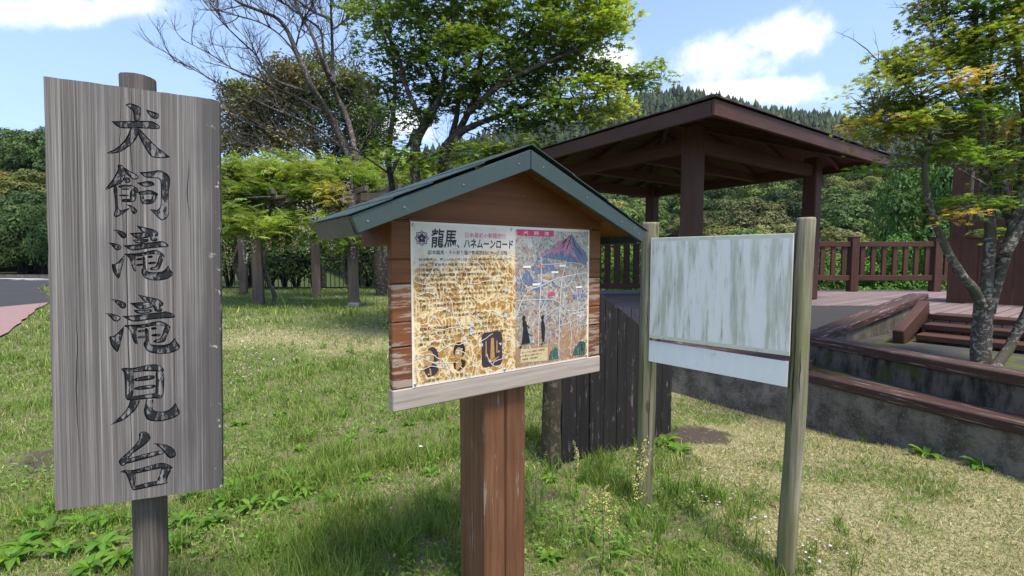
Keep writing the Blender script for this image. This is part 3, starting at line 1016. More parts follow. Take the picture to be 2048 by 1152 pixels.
def build_name_sign():
    yaw, roll, W, H, T = 0.405, -0.0266, 0.4395, 1.297, 0.040
    base = Vector((-1.3937, 1.42, 0.7314))
    ux = Vector((math.cos(yaw), math.sin(yaw), 0))
    pz = base + ux * 0.23
    root = thing('name_sign', 'tall weathered grey timber sign on a post, six large carved black characters', 'sign',
                 (pz.x, pz.y, 0.0), yaw)
    # board: local x across, z up, front face at y = 0 looking towards -y
    m = MB()
    N = 22
    top = [(W * i / N, H + random.uniform(-.0008, .0008)) for i in range(N + 1)]
    top[-1] = (W - 0.001, H - 0.004)
    right = [(W + random.uniform(-.0012, .0008), H - 0.02 - (H - 0.02) * i / 24) for i in range(24)]
    bot = [(W * (1 - i / N), random.uniform(-.0008, .0008)) for i in range(N + 1)]
    left = [(random.uniform(-.0009, .0009), H * (i + 1) / 26) for i in range(24)]
    m.prism(top + right + bot + left, 0.0, T)
    board = m.obj('board', [MATS['sign_board_wood'], MATS['groove_black']], root)
    board.location = (-0.23, 0, base.z)
    board.rotation_euler = (0.0056, -roll, 0)
    cut = MB()
    chars = {}
    for key, strokes in KANJI.items():
        ps = []
        for st in strokes:
            p = ccw(chaikin([(x / 1e4, y / 1e4) for x, y in st]))
            ps.append(p)
            cut.prism(p, -0.01 - 0.0001 * len(ps), 0.0052 + 0.00007 * len(ps), mi=1)
        chars[key] = ps
    c = cut.obj('cutter', [MATS['groove_black'], MATS['groove_black']])
    c.parent = root
    c.location, c.rotation_euler = board.location, board.rotation_euler
    mod = board.modifiers.new('carve', 'BOOLEAN')
    mod.operation, mod.solver, mod.object, mod.use_self = 'DIFFERENCE', 'EXACT', c, True
    try:
        mod.material_mode = 'INDEX'
    except Exception:
        pass
    dg = bpy.context.evaluated_depsgraph_get()
    me = bpy.data.meshes.new_from_object(board.evaluated_get(dg))
    board.modifiers.clear()
    if len(me.polygons) > 200:
        board.data = me
    # everything deeper than the face belongs to the groove
    for pl in board.data.polygons:
        y = pl.center.y
        if 0.0003 < y < 0.0075:
            cx, cz = pl.center.x, pl.center.z
            if 0.02 < cx < W - 0.02 and 0.02 < cz < H - 0.02:
                pl.material_index = 1
    bpy.data.objects.remove(c)
    for key, ps in chars.items():
        mm = MB()
        for i, p in enumerate(ps):
            a, b = inset(p, 0.0012), inset(p, 0.0042)
            n = len(p)
            y0, y1 = 0.0051, 0.0008 + 0.00022 * i
            v = [(q[0], y0, q[1]) for q in a] + [(q[0], y1, q[1]) for q in b]
            f = [(k, (k + 1) % n, n + (k + 1) % n, n + k) for k in range(n)] + [tuple(range(n, 2 * n))]
            mm.add(v, f)
        o = mm.obj('carved_character', MATS['worn_paint'], board, fix=False)
    post = MB()
    pts = [(-0.030, 0.092, -0.3 + 0.1 * i) for i in range(24)]
    post.tube([(x + random.uniform(-.002, .002), y, z) for x, y, z in pts[:-1]] + [(-0.030, 0.092, base.z + 1.353)], 0.049, 14, jit=0.03)
    po = post.obj('post', MATS['sign_post_wood'], root, shade=False)
    po.rotation_euler = (0, -roll * 0.6, 0)
    # drying cracks in the board
    ck = MB()
    for x, z0, z1 in ((0.190, 0.02, 1.27), (0.178, 0.80, 1.29), (0.205, 1.02, 1.292), (0.352, 0.9, 1.1), (0.06, 0.2, 0.62)):
        n = 26
        pl = [(x + 0.0025 * math.sin(7 * k / n + x * 40) + random.uniform(-.0006, .0006), z0 + (z1 - z0) * k / n) for k in range(n + 1)]
        w = [0.0011 * math.sin(math.pi * (k + .3) / (n + .6)) + 0.0001 for k in range(n + 1)]
        v = [(a - h, -0.0004, b) for (a, b), h in zip(pl, w)] + [(a + h, -0.0004, b) for (a, b), h in zip(pl, w)]
        ck.add(v, [(k, n + 1 + k, n + 2 + k, k + 1) for k in range(n)])
    ck.obj('crack', MATS['groove_black'], board, fix=False)


build_name_sign()


# ------------------------------------------------------------------ roofed information board
def _roof_metal(t, setp):
    v = t.obj(4.0)
    a = t.noise(v, 6, 4)
    b = t.noise(v, 25, 5, 0.7)
    c = t.mix(a, (0.028, 0.046, 0.042), (0.046, 0.067, 0.062))
    c = t.mix(t.math('MULTIPLY', t.step(t.noise(v, 7.0, 3), 0.55, 0.70), 0.7), c, (0.055, 0.13, 0.10))
    c = t.mix(t.step(b, 0.70, 0.74), c, (0.24, 0.24, 0.22))
    setp(c, t.mix(b, (0.28,) * 3, (0.5,) * 3), b, 0.06, 0.002, spec=0.5)


material('green_roof_metal', _roof_metal)


def _poster(t, setp):
    v = t.obj()
    s = t.sep(v)
    x, z = s[0], s[2]
    warp = t.vmath('ADD', v, t.vmath('MULTIPLY', t.noise(v, 16, 4, 0.6, out=1), (0.07, 0.0, 0.07)))
    w = t.map(warp, (1, 0, 1.25))
    e1 = t.voro(w, 17, 'DISTANCE_TO_EDGE')
    e2 = t.voro(t.map(w, (1, 1, 1), (3.3, 0, 1.7)), 29, 'DISTANCE_TO_EDGE')
    n1, n2, n3 = t.noise(v, 30, 4, 0.65), t.noise(v, 110, 3, 0.6), t.noise(v, 5, 3)
    # left sheet: tanned cells, cream along the cracks, roof's shadow painted in as a paler top zone
    tan = t.mix(n1, (0.25, 0.105, 0.022), (0.53, 0.29, 0.088))
    tan = t.mix(t.step(n2, 0.52, 0.75), tan, (0.70, 0.47, 0.20))
    cream = t.mix(n2, (0.74, 0.54, 0.27), (0.90, 0.78, 0.52))
    rg1 = t.math('ABSOLUTE', t.math('SUBTRACT', t.noise(v, 13, 2, 0.5, 0.8), 0.5))
    rg2 = t.math('ABSOLUTE', t.math('SUBTRACT', t.noise(t.map(v, (34, 1, 12)), 1.0, 2, 0.5, 0.5), 0.5))
    ridge = t.math('MAXIMUM', t.math('MULTIPLY', t.step(rg1, 0.050, 0.0), 0.95), t.math('MULTIPLY', t.step(rg2, 0.034, 0.0), 0.85))
    tan = t.mix(t.math('MULTIPLY', t.step(t.noise(v, 42, 4, 0.7), 0.52, 0.66), 0.6), tan, (0.16, 0.062, 0.014))
    glow = t.math('MAXIMUM', t.math('MAXIMUM', ridge, t.math('MULTIPLY', t.step(e1, 0.07, 0.0), 0.7)), t.math('MULTIPLY', t.step(e2, 0.07, 0.0), t.math('MULTIPLY', t.step(n1, 0.42, 0.6), 0.8)))
    c = t.mix(glow, tan, cream)
    c = t.mix(t.math('MULTIPLY', t.step(e1, 0.013, 0.004), t.step(n3, 0.35, 0.6)), c, (0.85, 0.80, 0.70))
    pale = t.mix(n1, (0.62, 0.54, 0.47), (0.74, 0.66, 0.60))
    top = t.math('ADD', z, t.math('ADD', t.math('MULTIPLY', t.math('SUBTRACT', n3, 0.5), 0.42), t.math('MULTIPLY', x, -0.13)))
    c = t.mix(t.step(top, 0.41, 0.53), c, pale)
    # right sheet: a painted map, greys and blues above, browning below
    mv = t.noise(v, 21, 5, 0.65, 0.4, out=1)
    ms = t.n('ShaderNodeSeparateColor', {0: mv}).outputs
    mp = t.mix(ms[0], (0.17, 0.16, 0.12), (0.50, 0.46, 0.40))
    mp = t.mix(t.step(ms[1], 0.50, 0.64), mp, (0.12, 0.15, 0.24))
    mp = t.mix(t.step(ms[2], 0.51, 0.64), mp, (0.33, 0.17, 0.12))
    mp = t.mix(t.math('MULTIPLY', t.step(n2, 0.52, 0.70), 0.55), mp, (0.46, 0.40, 0.40))
    mp = t.mix(t.step(t.math('ADD', z, t.math('MULTIPLY', n3, 0.25)), 0.60, 0.74), mp, t.mix(n1, (0.38, 0.34, 0.26), (0.60, 0.55, 0.46)))
    mf = t.noise(v, 75, 4, 0.7, 0.5, out=1)
    mfs = t.n('ShaderNodeSeparateColor', {0: mf}).outputs
    mp = t.mix(t.math('MULTIPLY', t.step(mfs[0], 0.50, 0.62), 0.75), mp, (0.05, 0.055, 0.075))
    mp = t.mix(t.math('MULTIPLY', t.step(mfs[1], 0.54, 0.66), 0.75), mp, (0.60, 0.52, 0.50))
    mp = t.mix(t.math('MULTIPLY', t.step(mfs[2], 0.56, 0.66), 0.6), mp, (0.40, 0.18, 0.12))
    rust = t.step(t.math('ADD', z, t.math('MULTIPLY', n3, 0.3)), 0.40, 0.24)
    mp = t.mix(t.math('MULTIPLY', rust, 0.7), mp, t.mix(n1, (0.20, 0.085, 0.03), (0.52, 0.27, 0.10)))
    mp = t.mix(t.math('MULTIPLY', t.math('MAXIMUM', t.step(rg1, 0.016, 0.0), t.step(rg2, 0.012, 0.0)), 0.75), mp, (0.66, 0.60, 0.56))
    edge = t.math('MINIMUM', t.math('MINIMUM', x, t.math('SUBTRACT', 0.8855, x)), t.math('MINIMUM', z, t.math('SUBTRACT', 0.5953, z)))
    ismap = t.math('MULTIPLY', t.step(x, 0.4595, 0.4605), t.step(t.math('MINIMUM', t.math('SUBTRACT', 0.872, x), t.math('SUBTRACT', 0.583, z)), 0.0, 0.001))
    c = t.mix(ismap, c, mp)
    c = t.mix(t.math('MULTIPLY', t.step(edge, 0.012, 0.003), 0.85), c, (0.82, 0.75, 0.66))
    setp(c, 0.28, e1, 0.1, 0.002, spec=0.5)


material('poster_print', _poster)


def mottled(name, color, rough, var, scale, spec=0.4):
    """faded, patchy printing ink"""
    def build(t, setp):
        v = t.obj()
        a, b = t.noise(v, 38, 5, 0.7, 0.6), t.noise(t.map(v, (120, 1, 30)), 1.0, 4, 0.7)
        c = t.mix(a, tuple(x * 0.45 for x in color), tuple(min(1, x * 1.5) for x in color))
        c = t.mix(t.math('MULTIPLY', t.step(b, 0.50, 0.66), 0.6), c, (0.42, 0.38, 0.38))
        c = t.mix(t.step(t.noise(v, 70, 4, 0.6), 0.58, 0.64), c, (0.16, 0.12, 0.13))
        setp(c, rough, spec=spec)
    return material(name, build)


for nm, cc in (('ink_black', (0.018, 0.017, 0.02)), ('ink_red', (0.62, 0.10, 0.16)), ('ink_crimson', (0.62, 0.045, 0.13)),
               ('ink_purple', (0.075, 0.018, 0.075)), ('ink_white', (0.78, 0.74, 0.70)), ('ink_kimono', (0.050, 0.030, 0.045)),
               ('ink_pink', (0.46, 0.19, 0.28)), ('ink_blue', (0.12, 0.16, 0.26)), ('ink_teal', (0.035, 0.10, 0.085)),
               ('ink_tan', (0.44, 0.24, 0.08)), ('ink_cream', (0.58, 0.45, 0.26)), ('ink_grey', (0.27, 0.29, 0.33)), ('ink_road', (0.66, 0.62, 0.62)),
               ('ink_brown', (0.06, 0.032, 0.012)), ('peeled_metal', (0.52, 0.55, 0.60))):
    (mottled if nm in ('ink_pink', 'ink_blue', 'ink_teal', 'ink_grey') else flat_mat)(nm, cc, 0.4, 0.25, 90, spec=0.4)


def text_part(name, body, x, z, width, height, mat, parent, lift, weight=0.0, vertical=False, shear=0.0):
    cu = bpy.data.curves.new(name, 'FONT')
    cu.body = body if not vertical else '\n'.join(body)
    cu.size = 1.0
    cu.offset = weight
    cu.shear = shear
    cu.resolution_u = 1
    if vertical:
        cu.space_line = 0.95
    ob = bpy.data.objects.new(name, cu)
    COL.objects.link(ob)
    bpy.context.view_layer.update()
    me = bpy.data.meshes.new_from_object(ob.evaluated_get(bpy.context.evaluated_depsgraph_get()))
    bpy.data.objects.remove(ob)
    n = len(me.vertices)
    co = np.zeros(n * 3)
    me.vertices.foreach_get('co', co)
    co = co.reshape(-1, 3)
    lo, hi = co.min(0), co.max(0)
    out = np.zeros_like(co)
    out[:, 0] = x + (co[:, 0] - lo[0]) / (hi[0] - lo[0]) * width
    out[:, 2] = z + (co[:, 1] - lo[1]) / (hi[1] - lo[1]) * height
    out[:, 1] = -lift
    me.vertices.foreach_set('co', out.reshape(-1))
    me.materials.clear()
    me.materials.append(mat)
    me.update()
    me.name = name
    return put(bpy.data.objects.new(name, me), parent)


def flat_part(name, polys, mat, parent, lift):
    m = MB()
    for p in polys:
        p = ccw(p)
        m.add([(x, -lift, z) for x, z in p], [tuple(range(len(p)))])
    return m.obj(name, mat, parent, fix=False)


def strip(pts, w):
    """polygons of a ribbon along a polyline"""
    out = []
    for a, b in zip(pts[:-1], pts[1:]):
        d = Vector((b[0] - a[0], b[1] - a[1]))
        if d.length < 1e-6:
            continue
        d.normalize()
        nx, nz = -d.y * w / 2, d.x * w / 2
        e = (d.x * w * 0.2, d.y * w * 0.2)
        out.append([(a[0] - e[0] + nx, a[1] - e[1] + nz), (a[0] - e[0] - nx, a[1] - e[1] - nz), (b[0] + e[0] - nx, b[1] + e[1] - nz), (b[0] + e[0] + nx, b[1] + e[1] + nz)])
    return out


def curve2(pts, n=10):
    """smooth polyline through points (Catmull-Rom)"""
    out = []
    P_ = [pts[0]] + list(pts) + [pts[-1]]
    for i in range(1, len(P_) - 2):
        for k in range(n):
            t = k / n
            out.append(tuple(0.5 * (2 * P_[i][j] + (P_[i + 1][j] - P_[i - 1][j]) * t + (2 * P_[i - 1][j] - 5 * P_[i][j] + 4 * P_[i + 1][j] - P_[i + 2][j]) * t * t
                             + (3 * P_[i][j] - P_[i - 1][j] - 3 * P_[i + 1][j] + P_[i + 2][j]) * t ** 3) for j in range(len(pts[0]))))
    out.append(tuple(pts[-1]))
    return out


flat_mat('screw_dull', (0.20, 0.22, 0.22), 0.5, 0.2, 60, metal=0.5)


def build_info_board():
    yaw = 0.6351
    o = Vector((-0.3588, 1.70, 0.0))
    ux = Vector((math.cos(yaw), math.sin(yaw), 0))
    XC = 0.443
    loc = o + ux * XC
    root = thing('information_board', 'roofed brown timber information board with cracked tan poster and map', 'information board',
                 (loc.x, loc.y, 0), yaw)
    B0 = 1.0358                                 # height of the poster's lower edge
    xl, xr = -0.072 - XC, 0.966 - XC

    def plank(name, z0, z1, mat, y0=0.0, th=0.036, x0=xl, x1=xr, bevel=0.004):
        return box_part(name, (x1 - x0, th, z1 - z0), ((x0 + x1) / 2, y0 + th / 2, B0 + (z0 + z1) / 2), mat, root, bevel=bevel)
    bw, ww = MATS['board_wood'], MATS['board_wood_sunlit_worn']
    plank('plank', 0.4625, 0.597, bw)
    plank('plank', 0.3765, 0.4605, bw, 0.001)
    plank('plank', 0.2405, 0.3725, ww)
    plank('plank', 0.1535, 0.2385, ww, 0.001)
    plank('plank', 0.0035, 0.1495, ww)
    plank('bottom_rail', -0.076, 0.0015, MATS['pale_rail'], -0.003, 0.040, xl - 0.002, xr + 0.002)
    # gable boards under the roof
    sl = (0.886 - 0.600) / 0.69

    def under(x):
        return 0.886 - 0.030 - abs(x) * sl
    m = MB()
    gp = [(xl, 0.600), (xr, 0.600), (xr, under(xr)), (0, under(0)), (xl, under(xl))]
    m.prism([(x, z) for x, z in gp], 0.0, 0.036)
    m.obj('gable_board', bw, root, bevel=0.003, loc=(0, 0, B0))
    # shallow ledge over the poster
    box_part('poster_ledge', (0.905, 0.010, 0.008), (0.0, -0.005, B0 + 0.601), bw, root, bevel=0.001)
    # post: two timbers side by side
    for x in (0.3865 - XC, 0.4945 - XC):
        p = box_part('post', (0.1045, 0.205, 1.85), (x, 0.140, 0.925 - 0.25), MATS['post_timber'], root, bevel=0.006)
    # eave boards running to the back that carry the roof
    for x in (xl + 0.02, xr - 0.02):
        box_part('side_bracket', (0.036, 0.27, 0.10), (x, 0.172, B0 + 0.56), bw, root)
    # roof: two folded metal slopes with stepped seams
    rf = MATS['green_roof_metal']
    yf, yb, hw = -0.127, 0.322, 0.692
    roof = put(bpy.data.objects.new('roof', None), root, (0, 0, B0))
    roof.empty_display_size = 0.1
    steps = [0.0, 0.215, 0.42, 0.56, hw + 0.012]
    for sgn in (-1, 1):
        for k in range(4):
            a0, a1 = steps[k], steps[k + 1] + (0.012 if k < 3 else 0)
            lift = 0.004 * (3 - k) + 0.002
            za, zb = 0.886 - a0 * sl + lift, 0.886 - a1 * sl + lift
            mm = MB()
            v = [(sgn * a0, yf - 0.006, za), (sgn * a1, yf - 0.006, zb), (sgn * a1, yb, zb), (sgn * a0, yb, za)]
            v += [(x, y, z - 0.0035) for x, y, z in v]
            mm.add(v, [(0, 1, 2, 3), (7, 6, 5, 4), (0, 4, 5, 1), (1, 5, 6, 2), (2, 6, 7, 3), (3, 7, 4, 0)])
            mm.obj('metal_sheet', rf, roof)
        # front fascia fold and eave fold
        mm = MB()
        t0, t1 = 0.006, 0.080
        P4 = [(sgn * 0.0015, 0.886 - t0), (sgn * hw, 0.886 - hw * sl - t0), (sgn * (hw - 0.022), 0.886 - (hw - 0.022) * sl - t1 + 0.012), (sgn * 0.0015, 0.886 - t1)]
        mm.prism(P4, yf, yf + 0.022)
        mm.obj('fascia', rf, roof, bevel=0.002)
        mm = MB()
        mm.prism([(sgn * 0.0015, 0.886 - t0), (sgn * hw, 0.886 - hw * sl - t0), (sgn * (hw - 0.022), 0.886 - (hw - 0.022) * sl - t1 + 0.012), (sgn * 0.0015, 0.886 - t1)], yb - 0.022, yb)
        mm.obj('fascia', rf, roof, bevel=0.002)
        mm = MB()
        x0, x1 = sgn * (hw - 0.020), sgn * hw
        z0 = 0.886 - hw * sl
        mm.add([(x1, yf + 0.0225, z0 - 0.006), (x1, yb - 0.0225, z0 - 0.006), (x0, yb - 0.0225, z0 - 0.066), (x0, yf + 0.0225, z0 - 0.066),
                (x1 - sgn * 0.02, yf + 0.0225, z0 - 0.004), (x1 - sgn * 0.02, yb - 0.0225, z0 - 0.004), (x0 - sgn * 0.02, yb - 0.0225, z0 - 0.062), (x0 - sgn * 0.02, yf + 0.0225, z0 - 0.062)],
               [(0, 1, 2, 3), (7, 6, 5, 4), (0, 4, 5, 1), (1, 5, 6, 2), (2, 6, 7, 3), (3, 7, 4, 0)])
        mm.obj('eave_fold', rf, roof)
        # boards under the metal
        mm = MB()
        v = [(sgn * 0.002, yf + 0.0225, 0.862), (sgn * (hw - 0.022), yf + 0.0225, 0.862 - (hw - 0.022) * sl), (sgn * (hw - 0.022), yb - 0.0225, 0.862 - (hw - 0.022) * sl), (sgn * 0.002, yb - 0.0225, 0.862)]
        v += [(x, y, z - 0.018) for x, y, z in v]
        mm.add(v, [(0, 1, 2, 3), (7, 6, 5, 4), (0, 4, 5, 1), (1, 5, 6, 2), (2, 6, 7, 3), (3, 7, 4, 0)])
        mm.obj('sheathing', bw, roof)
        for a in (0.06, 0.30, 0.52, 0.64):
            mm = MB()
            mm.tube([(sgn * a, yf - 0.002, 0.886 - a * sl - 0.042), (sgn * a, yf + 0.002, 0.886 - a * sl - 0.042)], 0.0038, 8)
            mm.obj('screw', MATS['screw_dull'], roof)
    build_poster(root, (-XC, 0, B0))


def build_poster(root, loc):
    W, H = 0.8855, 0.5953
    m = MB()
    m.box((0, -0.004, 0), (W, -0.0005, H))
    po = m.obj('poster', MATS['poster_print'], root, loc=loc)
    L1, L2, L3 = 0.0045, 0.0049, 0.0053
    ik = MATS['ink_black']
    # crest: two crossed squares round a five petalled flower
    cx, cz, r = 0.0425, 0.5365, 0.0275
    sq = []
    for rot in (0, math.pi / 4):
        c4 = [(cx + r * math.cos(rot + k * math.pi / 2), cz + r * math.sin(rot + k * math.pi / 2)) for k in range(5)]
        sq += strip(c4, 0.0024)
    for k in range(5):
        a = math.pi / 2 + k * 2 * math.pi / 5
        px_, pz_ = cx + 0.0098 * math.cos(a), cz + 0.0098 * math.sin(a)
        sq.append([(px_ + 0.0078 * math.cos(b), pz_ + 0.0078 * math.sin(b)) for b in np.linspace(0, 2 * math.pi, 11)[:-1]])
    flat_part('crest', sq, MATS['ink_purple'], po, L1)
    text_part('title', '龍馬', 0.080, 0.503, 0.104, 0.070, ik, po, L1, 0.020, shear=0.12)
    text_part('title', '、ハネムーンロード', 0.186, 0.503, 0.262, 0.036, ik, po, L1, 0.024, shear=0.08)
    text_part('heading', '日本最初の新婚旅行', 0.222, 0.5435, 0.190, 0.020, MATS['ink_red'], po, L1, 0.004)
    text_part('heading', '坂本龍馬・その妻お龍が新婚旅行に歩いた道程', 0.066, 0.4785, 0.352, 0.0165, ik, po, L1, 0.004)
    lines = ['坂本龍馬は、慶応2(1866)年旧暦1月24日(新暦3月10日)未明子守', '2時頃、京都伏見の寺田屋で幕士に襲われ手傷を負った。',
             '京都薩摩藩邸にかくまわれ傷の手当をしている時、西郷・小松帯刀', 'に薩摩家から薩摩の霧島での温泉療養を勧められ、慶応3月',
             '月5日、(新暦4月19日)小松、西郷、桂、吉井は妻と共に、そして船内', 'お龍と共に蒸気船三邦丸にて大坂を発った旧暦3月4日・新暦',
             '4月21日)、鹿児島・天保山に到着した。ちなみに小松帯刀', '別邸に留まり、旧暦3月16日(新暦4月30日)、錦江湾の桜島を',
             '眺めつつ船で浜之市に向かい霧島をめざした。', '上陸し、日当山龍馬は新婚旅行となった。',
             '龍馬はお龍とこの地が', '日本最初の新婚旅行', 'と言われている', '龍馬は、滝の絵葉書を大坂さんへの手紙で、犬飼滝、その',
             '「伊勢の山も鳥の滝ともよそならばと思われるほどめずらしき所」、何', 'と絶賛し、ここに10日ほど泊り、谷川で魚を釣り、短筒で鳥を', '撃ち、楽しんだとある。']
    z = 0.4545
    for i, s in enumerate(lines):
        x0 = 0.030
        wd = min(0.392, len(s) * 0.0132)
        if i in (10, 11, 12):
            x0 = (0.125, 0.172, 0.265)[i - 10]
            wd = 0.148
        text_part('body_text', s, x0, z, wd, 0.0112, MATS['ink_brown'] if i % 3 else ik, po, L1, 0.006)
        z -= 0.0186 if i not in (9, 12) else 0.0235
    # portraits and robe
    def ell(ex, ez, a, b, n=18, t0=0, t1=2 * math.pi):
        return [(ex + a * math.cos(t), ez + b * math.sin(t)) for t in np.linspace(t0, t1, n, endpoint=False)]
    flat_part('portrait', [ell(0.078, 0.101, 0.026, 0.040), [(0.045, 0.062), (0.060, 0.076), (0.078, 0.066), (0.098, 0.070), (0.104, 0.050), (0.088, 0.034), (0.062, 0.030), (0.050, 0.046)]],
              MATS['ink_kimono'], po, L1)
    flat_part('portrait_face', [ell(0.064, 0.100, 0.021, 0.030), [(0.066, 0.062), (0.072, 0.062), (0.076, 0.036), (0.068, 0.036)]], MATS['ink_tan'], po, L2)
    flat_part('portrait', [ell(0.193, 0.115, 0.026, 0.031), [(0.166, 0.072), (0.182, 0.080), (0.204, 0.080), (0.222, 0.068), (0.214, 0.048), (0.190, 0.036), (0.170, 0.048)]],
              ik, po, L1)
    flat_part('portrait_face', [ell(0.190, 0.104, 0.0165, 0.023), [(0.180, 0.078), (0.198, 0.080), (0.204, 0.058), (0.184, 0.038), (0.176, 0.050)]], MATS['ink_tan'], po, L2)
    rr = []
    for qx, qz, a0 in ((0.376, 0.153, 0), (0.311, 0.153, 90), (0.311, 0.052, 180), (0.376, 0.052, 270)):
        rr += [(qx + 0.017 * math.cos(R(a0 + t)), qz + 0.019 * math.sin(R(a0 + t))) for t in (0, 30, 60, 90)]
    flat_part('robe_picture', [rr], MATS['ink_kimono'], po, L1)
    flat_part('robe_detail', [[(0.338, 0.148), (0.352, 0.148), (0.356, 0.060), (0.334, 0.060)], [(0.312, 0.138), (0.317, 0.138), (0.318, 0.075), (0.312, 0.075)],
                              [(0.364, 0.135), (0.369, 0.135), (0.370, 0.085), (0.364, 0.085)], [(0.322, 0.060), (0.372, 0.062), (0.380, 0.072), (0.356, 0.052), (0.330, 0.050)]],
              MATS['ink_tan'], po, L2)
    # map: red title band, mountain, roads, walkers, caption, seal
    flat_part('map_title_band', [[(0.468, 0.558), (0.667, 0.5585), (0.667, 0.5845), (0.468, 0.5840)]], MATS['ink_crimson'], po, L1)
    text_part('map_title', '犬　飼　滝', 0.500, 0.5625, 0.140, 0.0165, MATS['ink_white'], po, L2, 0.004)
    mtn = [(0.598, 0.474), (0.640, 0.500), (0.680, 0.530), (0.712, 0.545), (0.742, 0.553), (0.758, 0.567), (0.772, 0.572), (0.786, 0.562), (0.806, 0.540), (0.835, 0.512), (0.868, 0.490), (0.868, 0.440),
           (0.80, 0.455), (0.70, 0.470)]
    flat_part('mountain', [mtn], MATS['ink_pink'], po, L1)
    blu = [[(0.772, 0.571), (0.786, 0.561), (0.806, 0.539), (0.835, 0.511), (0.868, 0.489), (0.868, 0.418), (0.82, 0.455), (0.79, 0.49), (0.776, 0.53)],
           [(0.60, 0.470), (0.66, 0.495), (0.665, 0.478), (0.72, 0.50), (0.735, 0.470), (0.76, 0.49), (0.79, 0.47), (0.83, 0.44), (0.80, 0.43), (0.74, 0.455), (0.66, 0.462)],
           [(0.56, 0.40), (0.60, 0.452), (0.625, 0.465), (0.66, 0.44), (0.70, 0.405), (0.65, 0.415), (0.62, 0.40)],
           [(0.50, 0.40), (0.525, 0.415), (0.55, 0.38), (0.585, 0.345), (0.53, 0.352), (0.49, 0.365)], [(0.535, 0.338), (0.60, 0.345), (0.605, 0.335), (0.54, 0.329)]]
    flat_part('mountain_shade', blu, MATS['ink_blue'], po, L2)
    flat_part('mountain_ridge', strip([(0.772, 0.568), (0.758, 0.535), (0.742, 0.505)], 0.005) + strip([(0.758, 0.564), (0.735, 0.54), (0.72, 0.51)], 0.004)
              + strip([(0.776, 0.556), (0.800, 0.515), (0.835, 0.485)], 0.004) + strip([(0.74, 0.549), (0.715, 0.528)], 0.006), MATS['ink_purple'], po, L3)
    roads = [[(0.462, 0.225), (0.50, 0.30), (0.54, 0.335), (0.60, 0.348), (0.66, 0.37), (0.74, 0.385), (0.868, 0.40)], [(0.60, 0.47), (0.595, 0.36), (0.585, 0.20), (0.583, 0.09)],
             [(0.74, 0.45), (0.715, 0.36), (0.705, 0.25), (0.70, 0.03)], [(0.60, 0.44), (0.66, 0.44), (0.78, 0.445), (0.868, 0.43)], [(0.66, 0.37), (0.72, 0.335), (0.79, 0.36), (0.81, 0.30), (0.82, 0.20)],
             [(0.462, 0.29), (0.56, 0.29), (0.66, 0.285), (0.70, 0.27), (0.76, 0.23), (0.868, 0.235)], [(0.48, 0.42), (0.50, 0.36), (0.55, 0.33)], [(0.80, 0.43), (0.84, 0.34), (0.868, 0.30)],
             [(0.58, 0.19), (0.66, 0.235), (0.70, 0.25)], [(0.70, 0.165), (0.78, 0.18), (0.868, 0.205)], [(0.63, 0.30), (0.60, 0.25), (0.56, 0.20), (0.53, 0.15)], [(0.76, 0.23), (0.775, 0.12), (0.77, 0.03)]]
    polys = []
    for k, rd in enumerate(roads):
        polys += strip(curve2(rd, 7), 0.0036 if k in (0, 1, 2) else 0.0024)
    flat_part('map_road', polys, MATS['ink_road'], po, L3)
    lab = []
    for (ax, az) in ((0.50, 0.425), (0.575, 0.425), (0.70, 0.428), (0.78, 0.43), (0.55, 0.35), (0.62, 0.375), (0.655, 0.40), (0.51, 0.315), (0.80, 0.33), (0.74, 0.285)):
        lab.append([(ax, az), (ax + 0.040, az), (ax + 0.040, az + 0.009), (ax, az + 0.009)])
    flat_part('map_label', lab[::2], MATS['ink_white'], po, L3 + 0.0003)
    flat_part('map_label', lab[1::2], MATS['ink_tan'], po, L3 + 0.0003)
    flat_part('shrine_picture', [[(0.635, 0.305), (0.680, 0.305), (0.672, 0.318), (0.643, 0.318)], [(0.640, 0.290), (0.645, 0.290), (0.645, 0.304), (0.640, 0.304)]], MATS['ink_crimson'], po, L3 + 0.0003)
    for fp in ([(0.64, 0.02), (0.70, 0.018), (0.705, 0.06), (0.68, 0.075), (0.65, 0.055)], [(0.78, 0.022), (0.865, 0.02), (0.868, 0.075), (0.83, 0.085), (0.80, 0.06)]):
        flat_part('foliage_patch', [fp], MATS['ink_teal'], po, L1)
    flat_part('walker_robe', [[(0.488, 0.105), (0.492, 0.175), (0.505, 0.192), (0.520, 0.19), (0.552, 0.118), (0.560, 0.104)], [(0.606, 0.10), (0.612, 0.185), (0.628, 0.165), (0.630, 0.105)]],
              MATS['ink_grey'], po, L3 + 0.0003)
    wa = [ell(0.503, 0.216, 0.0085, 0.0095), [(0.499, 0.208), (0.508, 0.208), (0.517, 0.195), (0.520, 0.175), (0.535, 0.120), (0.536, 0.106), (0.490, 0.106), (0.494, 0.130), (0.499, 0.175), (0.496, 0.195)],
          [(0.517, 0.190), (0.534, 0.172), (0.532, 0.169), (0.516, 0.182)], [(0.515, 0.155), (0.548, 0.138), (0.547, 0.135), (0.516, 0.149)], [(0.478, 0.098), (0.492, 0.101), (0.492, 0.093), (0.482, 0.092)],
          ell(0.605, 0.211, 0.008, 0.010), [(0.601, 0.204), (0.609, 0.204), (0.614, 0.190), (0.620, 0.165), (0.616, 0.105), (0.604, 0.105), (0.598, 0.165), (0.599, 0.190)],
          [(0.598, 0.098), (0.608, 0.100), (0.607, 0.095), (0.597, 0.094)], [(0.613, 0.099), (0.622, 0.101), (0.621, 0.095)]]
    flat_part('walking_figures', wa, ik, po, L3 + 0.0007)
    flat_part('caption_panel', [[(0.487, 0.028), (0.636, 0.020), (0.636, 0.078), (0.487, 0.086)]], MATS['ink_cream'], po, L1)
